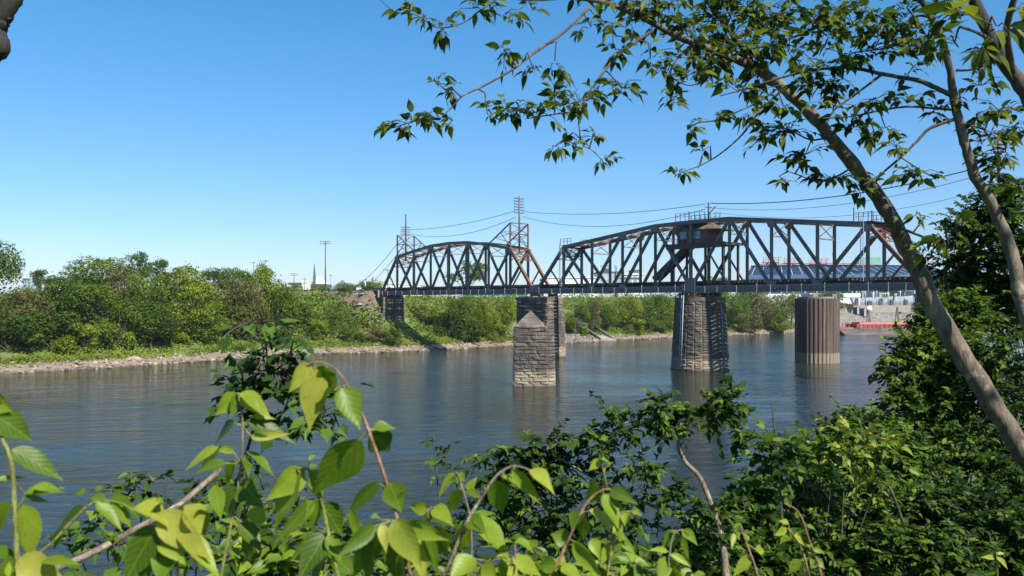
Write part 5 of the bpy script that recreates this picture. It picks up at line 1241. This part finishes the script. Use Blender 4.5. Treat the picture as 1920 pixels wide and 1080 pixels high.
near_shrub('sapling',gp(1462,4.2),[(1450,838,32,16,4.2,12),(1420,842,16,13,4.2,6),(1470,868,30,14,4.2,9),(1455,895,26,12,4.2,6),(1490,830,16,10,4.2,4)],.075,'lf_shrub','mid','small upright sapling with drooping leaves right of the bushy centre shrub',(((1468,1000,3,4.2),(1462,920,2.6,4.2),(1455,830,2,4.2),(1449,780,1.2,4.2),(1446,755,.6,4.2)),),6,'sapling',hubs=0)
near_shrub('thin_weed',gp(815,3.4),[(815,830,10,40,3.4,3),(830,860,14,16,3.4,3),(848,880,20,14,3.4,5)],.045,'lf_shrub','mid','wispy thin weed against the water left of the centre shrub',(((830,1000,1.8,3.4),(820,900,1.4,3.4),(813,815,.8,3.4)),),5,'weed',hubs=0)
# lobed vine rising in front of the far bank
near_shrub('lobed_vine',gp(470,2.7),[(482,596,14,18,2.4,3),(505,655,12,10,2.6,6),(515,700,28,20,2.7,18),(455,720,14,8,2.7,5),(480,738,24,14,2.7,10),(610,772,26,14,2.7,8),(565,795,20,10,2.7,7),(545,668,8,6,2.7,3),(560,740,24,12,2.7,9),(500,775,24,12,2.7,8)],.088,'lf_vine','lobed','lobed-leaf vine rising against the far bank, left of centre',(((440,1000,4,2.7),(455,880,3.4,2.7),(480,790,2.8,2.7),(500,720,2.2,2.7),(500,660,1.6,2.6),(486,575,1,2.3)),((480,800,2,2.7),(540,790,1.6,2.7),(615,770,1,2.7))),4,'vine',ln=.11,wr=.95,hubs=0)
near_shrub('underbrush',gp(330,2.7),[(140,1020,30,14,2.6,5),(200,990,26,12,2.6,5),(260,930,26,22,2.6,8),(300,900,20,14,2.6,4),(330,1010,46,34,2.6,14),(230,1030,50,24,2.6,10),(420,950,46,40,2.6,16),(470,920,36,30,2.6,10),(390,910,24,16,2.6,5),(520,1000,46,44,2.5,18),(620,1030,54,40,2.5,16),(700,1050,54,30,2.4,14),(570,940,34,26,2.5,8)],.05,'lf_shrub','mid','small dark leaves in the gaps behind the broad-leaved shoots, lower left',(),6,hubs=1)
# woody stick lying across the lower left
stx=empty('dead_branch',P(140,1050,1.9),0,'bare grey-tan woody branch slanting up to the right, lower left','branch')
c=smooth_line([P(90,1072,1.9),P(160,1043,1.9),P(240,1000,1.95),P(330,950,2.0),P(385,905,2.05),P(414,880,2.1)],5); bb=stx.location
MB().tube([p-bb for p in c],[.0085-.0022*i/(len(c)-1) for i in range(len(c))],8).build('wood',MAT['stem_wood'],stx)
# broad-leaved shoots in front
def shoot(label,D,stems,leaves,mat='stem_green',tone=.55,fill=()):
    b0=P(stems[0][0][0],stems[0][0][1],D); r=empty('broadleaf_shoot',b0,0,label,'shoot','young broad-leaved shoots in the foreground'); lv=Leaves()
    for st in stems:
        m_=st[0][3] if len(st[0])>3 else mat
        c=smooth_line([P(q[0],q[1],D+(q[2] if False else 0)) for q in st],5); rad=[]
        for i in range(len(st)-1): rad += [(st[i][2]*(1-j/5)+st[i+1][2]*j/5)*.8*D/F for j in range(5)]
        rad.append(st[-1][2]*.8*D/F)
        MB().tube([p-b0 for p in c],rad,8).build('stem',MAT[m_],r)
    pet=MB()
    for l in leaves:
        bx,by,tx,ty,w=l[:5]; tn=l[5] if len(l)>5 else None
        dz=random.uniform(-.03,.05); B_=P(bx,by,D+random.uniform(-.005,.01)); T_=P(tx,ty,D+dz)
        d=T_-B_; L=d.length; dn=d.normalized()
        roll=random.uniform(-.75,.75); view=(B_-Vector((0,0,EYE))).normalized()
        nn=(-view+Vector((0,0,.45))); sd=dn.cross(nn).normalized(); nn=sd.cross(dn).normalized()
        nn=nn*math.cos(roll)+sd*math.sin(roll)
        Wd=w/F*D*.86/max(.6,math.cos(roll)); dr=random.uniform(.05,.22)
        tnn=min(1,max(0,(tone if tn is None else tn)+random.gauss(0,.10)))
        # keep the tip where it belongs in spite of the droop
        lv.add(B_-b0,d+Vector((0,0,.75))*L*dr*.8,nn,L*1.03,Wd,dr,random.uniform(.15,.65),tnn)
        # short petiole back to the nearest stem point
        best=min((((q[0]-bx)**2+(q[1]-by)**2),q) for st in stems for q in st)[1]
        if (best[0]-bx)**2+(best[1]-by)**2<40**2: pet.tube([P(best[0],best[1],D)-b0,B_-b0+dn*L*.04],[.0014,.0010],5,False)
    if pet.v: pet.build('petioles',MAT['stem_green'],r)
    lv.build('leaves',MAT['lf_hero'],'hero',r)
G,RD_,WD='stem_green','stem_red','stem_wood'
shoot('stout pale stem with drooping leaves at the far left edge',1.1,[[(40,1100,6),(33,1050,6),(28,960,5.8),(25,900,5.4),(20,860,5),(4,822,4.5),(-15,780,4)]],
 [(-28,742,22,770,50,.8),(-12,778,58,824,60,.3),(22,842,116,897,50,.3),(-10,905,54,892,18,.4),(45,928,124,920,28,.6),(44,932,96,940,22,.4),(62,916,122,914,26,.7),(40,945,60,1048,54,.65),(22,942,-12,1020,44,.5),(30,1052,120,1085,60,.9),(36,1056,-14,1096,56,.85),(80,1052,152,1056,26,.6),(-20,1030,40,1046,30,.5),(20,1050,60,1110,60,.8)])
shoot('thin arching shoot nodding right, beside the far left stem',1.15,[[(40,1065,3.2),(75,1036,3.2),(100,1015,3),(128,985,3),(152,960,2.8),(175,943,2.6),(205,939,2.4),(232,946,2),(252,958,1.6)]],
 [(160,950,101,1003,26,.25),(180,940,228,992,30,.6),(205,938,254,952,34,.4),(196,938,168,930,24,.85),(212,942,246,988,30,.5),(232,946,262,972,26,.35),(120,990,100,1030,22,.4)])
shoot('cluster of yellow-green leaves below the woody stick, lower left',1.0,[[(330,1130,4),(335,1080,4),(325,1020,3.4),(305,975,3),(290,955,2.4),(300,945,2)]],
 [(250,952,316,986,52,.92),(296,962,392,1046,62,.97),(312,1000,346,1056,52,.6),(296,985,232,1092,72,.25),(345,948,372,1012,54,.75),(290,985,306,1048,24,1.0),(330,1000,412,1078,50,.8),(300,1000,262,1095,50,.3),(372,955,385,1005,34,.5),(305,945,290,935,20,.7),(330,1040,300,1100,60,.4)])
shoot('tall thin shoot topped with folded leaves, left of the lobed vine',1.35,[[(412,1100,3.6,G),(418,1060,3.6),(430,1000,3.4),(443,930,3.2)],[(443,930,3.2,WD),(452,870,2.9),(455,800,2.6),(451,755,2.3),(446,737,2)]],
 [(446,737,404,778,36,.6),(446,738,432,782,26,.5),(450,737,506,780,42,.65),(452,742,492,776,24,.7),(470,782,520,784,14,.85),(466,792,552,828,40,.25),(440,790,394,842,30,.3),(410,838,346,880,24,.97),(412,840,374,880,20,.9),(440,848,396,838,18,.75),(424,868,366,886,26,.25),(462,846,514,892,24,.5),(440,862,424,908,30,.5),(456,858,466,892,26,.3),(452,905,492,950,44,.35),(446,912,424,968,44,.35),(402,910,414,972,36,.55),(470,955,500,982,36,.85),(450,980,490,1034,44,.25),(455,1000,470,1050,30,.4),(430,1030,394,1034,20,.6),(436,1030,450,1046,20,.5),(470,820,545,812,22,.8)])
shoot('green-stemmed shoot with three big hanging light leaves, left of the tall red stem',1.25,[[(640,1110,4.6),(630,1065,4.4),(616,1000,4.2),(602,935,3.8),(590,897,3.2),(576,879,2.4),(556,878,1.8)]],
 [(570,880,500,936,46,.82),(564,882,514,992,54,.85),(580,882,604,936,46,.6),(594,935,520,1014,32,.3),(602,945,642,1002,52,.25),(588,938,556,990,28,.75),(600,930,585,990,30,.6),(612,1000,560,1085,60,.3),(612,1005,640,1050,34,.5),(608,1000,545,1050,34,.55),(615,1040,580,1090,50,.35)])
shoot('tall reddish stem nodding at the top, broadest leaves, in front of the river',1.2,[[(770,1080,4.6,RD_),(745,975,4.4),(728,915,4.2),(710,860,4),(690,805,3.8),(672,760,3.5),(650,720,3.2),(632,696,2.8),(612,683,2.4),(590,679,2),(570,686,1.6)]],
 [(584,682,544,732,38,.82),(590,690,582,802,60,.85),(602,686,594,738,30,.4),(606,686,628,738,32,.7),(640,728,674,800,60,.3),(628,730,584,762,26,.2),(694,812,732,846,50,.32),(700,806,744,802,30,.5),(676,822,588,926,66,.72),(712,904,652,962,30,.35),(655,955,672,1016,24,.75),(730,905,752,958,56,.25),(738,930,762,912,26,.85),(718,905,730,950,24,.3)])
shoot('bright glossy leaf cluster at the foot of the tall red stem',1.05,[[(760,1130,4.2),(755,1060,4),(745,1000,3.4),(735,976,2.8)]],
 [(740,974,788,1062,58,.92),(772,1000,796,1088,40,.75),(742,985,744,1094,60,.3),(716,982,724,1034,26,.98),(712,986,664,1080,50,.7),(706,984,630,1046,32,.35),(764,982,842,1012,34,.65),(815,984,838,1042,36,.4),(716,975,694,968,22,.8),(800,1000,820,1075,30,.5),(700,1010,690,1090,40,.4)])
shoot('slim shoot with pale drooping leaves left of the arching bottom-centre stem',1.4,[[(884,1100,2.4,WD),(884,1000,2.4),(878,955,2.2),(864,905,2),(855,886,1.6)],[(800,1040,2.4,RD_),(806,990,2.2),(802,962,2),(810,950,1.6)]],
 [(856,888,822,930,24,.8),(858,888,872,902,18,.7),(866,918,840,962,30,.75),(872,915,906,936,20,.55),(876,920,896,892,18,.85),(812,952,850,984,38,.85),(803,954,766,948,24,.7),(806,958,798,980,22,.6),(880,970,930,960,20,.5),(882,990,862,1030,34,.5)])
shoot('arching stem nodding right with bright leaves, bottom centre',1.15,[[(830,1090,4.2,WD),(860,1012,4),(880,970,3.7),(905,930,3.4),(925,899,3.1),(945,881,2.8),(965,874,2.4),(985,878,1.9),(996,884,1.5)],[(962,1090,2.6,RD_),(966,1050,2.4),(965,1018,2)],[(895,1075,2.6,G),(915,1052,2.4),(940,1045,2.2),(962,1052,1.8)]],
 [(928,900,942,962,50,.4),(938,893,1018,944,30,.9),(960,880,1014,938,26,.5),(992,882,1040,924,34,.85),(884,970,956,1046,54,.72),(878,975,912,1000,40,.35),(966,1016,1002,1036,26,.6),(960,1046,1016,1078,40,.95),(890,1046,842,1090,50,.85),(905,1058,936,1092,32,.8),(940,1048,946,1090,24,.6),(875,985,850,1010,26,.6),(962,1018,945,1012,18,.7)])
shoot('stem bent over with long hanging bright leaf, right of bottom centre',1.25,[[(1010,1120,4,RD_),(1030,1078,3.8),(1046,1055,3.6),(1066,1010,3.3),(1090,960,3),(1110,932,2.7),(1130,919,2.4),(1145,917,2)],[(1138,914,2,G),(1132,885,1.7),(1125,860,1.2)],[(1138,1090,2.6,G),(1146,1020,2.4),(1148,965,2)]],
 [(1125,862,1104,882,18,.75),(1128,862,1146,870,14,.8),(1134,878,1152,864,10,.9),(1130,890,1102,912,20,.6),(1130,914,1098,938,36,.45),(1142,919,1196,944,32,.4),(1130,926,1168,1000,38,.6),(1104,956,1168,1014,30,.95),(1094,962,1072,992,38,.3),(1096,966,1092,1010,36,.35),(1064,1010,1032,1000,36,.4),(1076,1014,1128,1082,30,.85),(1110,1010,1124,1046,28,.8),(1146,1020,1128,1056,24,.8),(1170,960,1172,986,14,.85),(1186,958,1204,966,16,.8),(1166,1014,1192,1040,20,.75),(1054,1060,1090,1092,36,.7),(1044,1062,1008,1062,36,.35),(1150,1000,1180,1015,20,.6),(1145,930,1160,960,22,.55)])
shoot('short nodding shoot with pale new leaves beside the reddish stems',1.6,[[(1250,1110,2.8,WD),(1256,1035,2.6),(1260,1010,2.3),(1268,997,2),(1279,993,1.6)]],
 [(1270,1000,1240,1026,30,.4),(1280,994,1308,1022,24,.4),(1276,1004,1292,1048,16,.6),(1252,1034,1214,1030,14,.97),(1256,1040,1296,1062,18,.97),(1250,1046,1234,1092,34,.6),(1256,1046,1270,1092,32,.45),(1268,1000,1250,992,12,.8),(1278,1000,1296,1008,12,.85)])
shoot('thin red stem with small side leaves, left one of the pair at lower right',1.7,[[(1428,1110,2.6,RD_),(1415,1060,2.4),(1400,1020,2),(1386,982,1.4)]],
 [(1396,998,1418,1008,13,.6),(1408,1040,1374,1082,20,.85),(1416,1030,1434,1034,20,.85),(1386,984,1376,990,10,.5),(1402,1046,1386,1036,14,.95),(1376,1000,1372,1028,12,.7),(1366,1000,1356,1012,10,.5)],RD_)
shoot('thin red stem with yellow-green leaves, right one of the pair at lower right',1.75,[[(1548,1110,2.8,RD_),(1535,1060,2.6),(1520,1020,2.3),(1505,976,2),(1492,955,1.6),(1470,943,1)],[(1522,1100,2.2,RD_),(1510,1050,2),(1498,1020,1.7),(1480,992,1.2)]],
 [(1490,960,1498,972,12,.8),(1514,988,1534,996,16,.7),(1504,990,1484,1012,14,.75),(1474,990,1452,1004,15,.85),(1484,1006,1462,1020,22,.7),(1488,1006,1508,1022,22,.85),(1524,1030,1546,1036,14,.8),(1502,1050,1478,1076,22,.85),(1512,1046,1500,1075,18,.9),(1530,1048,1545,1066,18,.6),(1478,980,1460,976,12,.9),(1520,1030,1512,1020,10,.9)],RD_)
shoot('small sprout with paired pale leaves at the bottom right corner',2.2,[[(1870,1110,2),(1870,1060,1.8),(1868,1035,1.2)]],
 [(1868,1046,1890,1066,14,.85),(1866,1046,1838,1044,10,.85),(1870,1040,1886,1036,8,.8),(1868,1070,1845,1082,14,.6)])
near_shrub('low_foreground_shrub',gp(560,1.9),[(300,1070,50,20,1.75,7),(380,1060,40,24,1.75,7),(480,1000,40,30,1.8,7),(650,1010,40,26,1.8,6),(760,1060,50,24,1.7,7),(870,1050,40,20,1.75,6),(990,1060,50,24,1.75,7),(1130,1050,40,24,1.75,6),(460,1060,50,24,1.75,8),(540,1060,50,30,1.75,10),(660,1070,60,24,1.75,8),(820,1070,60,24,1.75,8),(910,1085,60,20,1.75,7),(1080,1085,70,20,1.75,7),(1180,1075,50,20,1.75,5),(200,1085,60,16,1.75,6),(580,1010,30,20,1.8,3)],.058,'lf_hero','hero','low broad-leaved growth along the bottom edge under the bright shoots',(),6,hubs=0,ln=.16)

# ------------------------------------------------------------------ air
mb=MB(); mb.box(-9000,9000,-9000,9000,-6,75)
m,nt,b=newmat('thin_haze'); nt.nodes.remove(b); v=nt.nodes.new('ShaderNodeVolumePrincipled')
v.inputs['Color'].default_value=(.80,.88,1,1); v.inputs['Density'].default_value=.0001; v.inputs['Anisotropy'].default_value=.2
nt.links.new(v.outputs[0],nt.nodes['Material Output'].inputs['Volume'])
o=mb.build('haze',m); tag(o,'thin bluish haze over the river and far land','haze',kind='stuff')
cy.volume_bounces=0
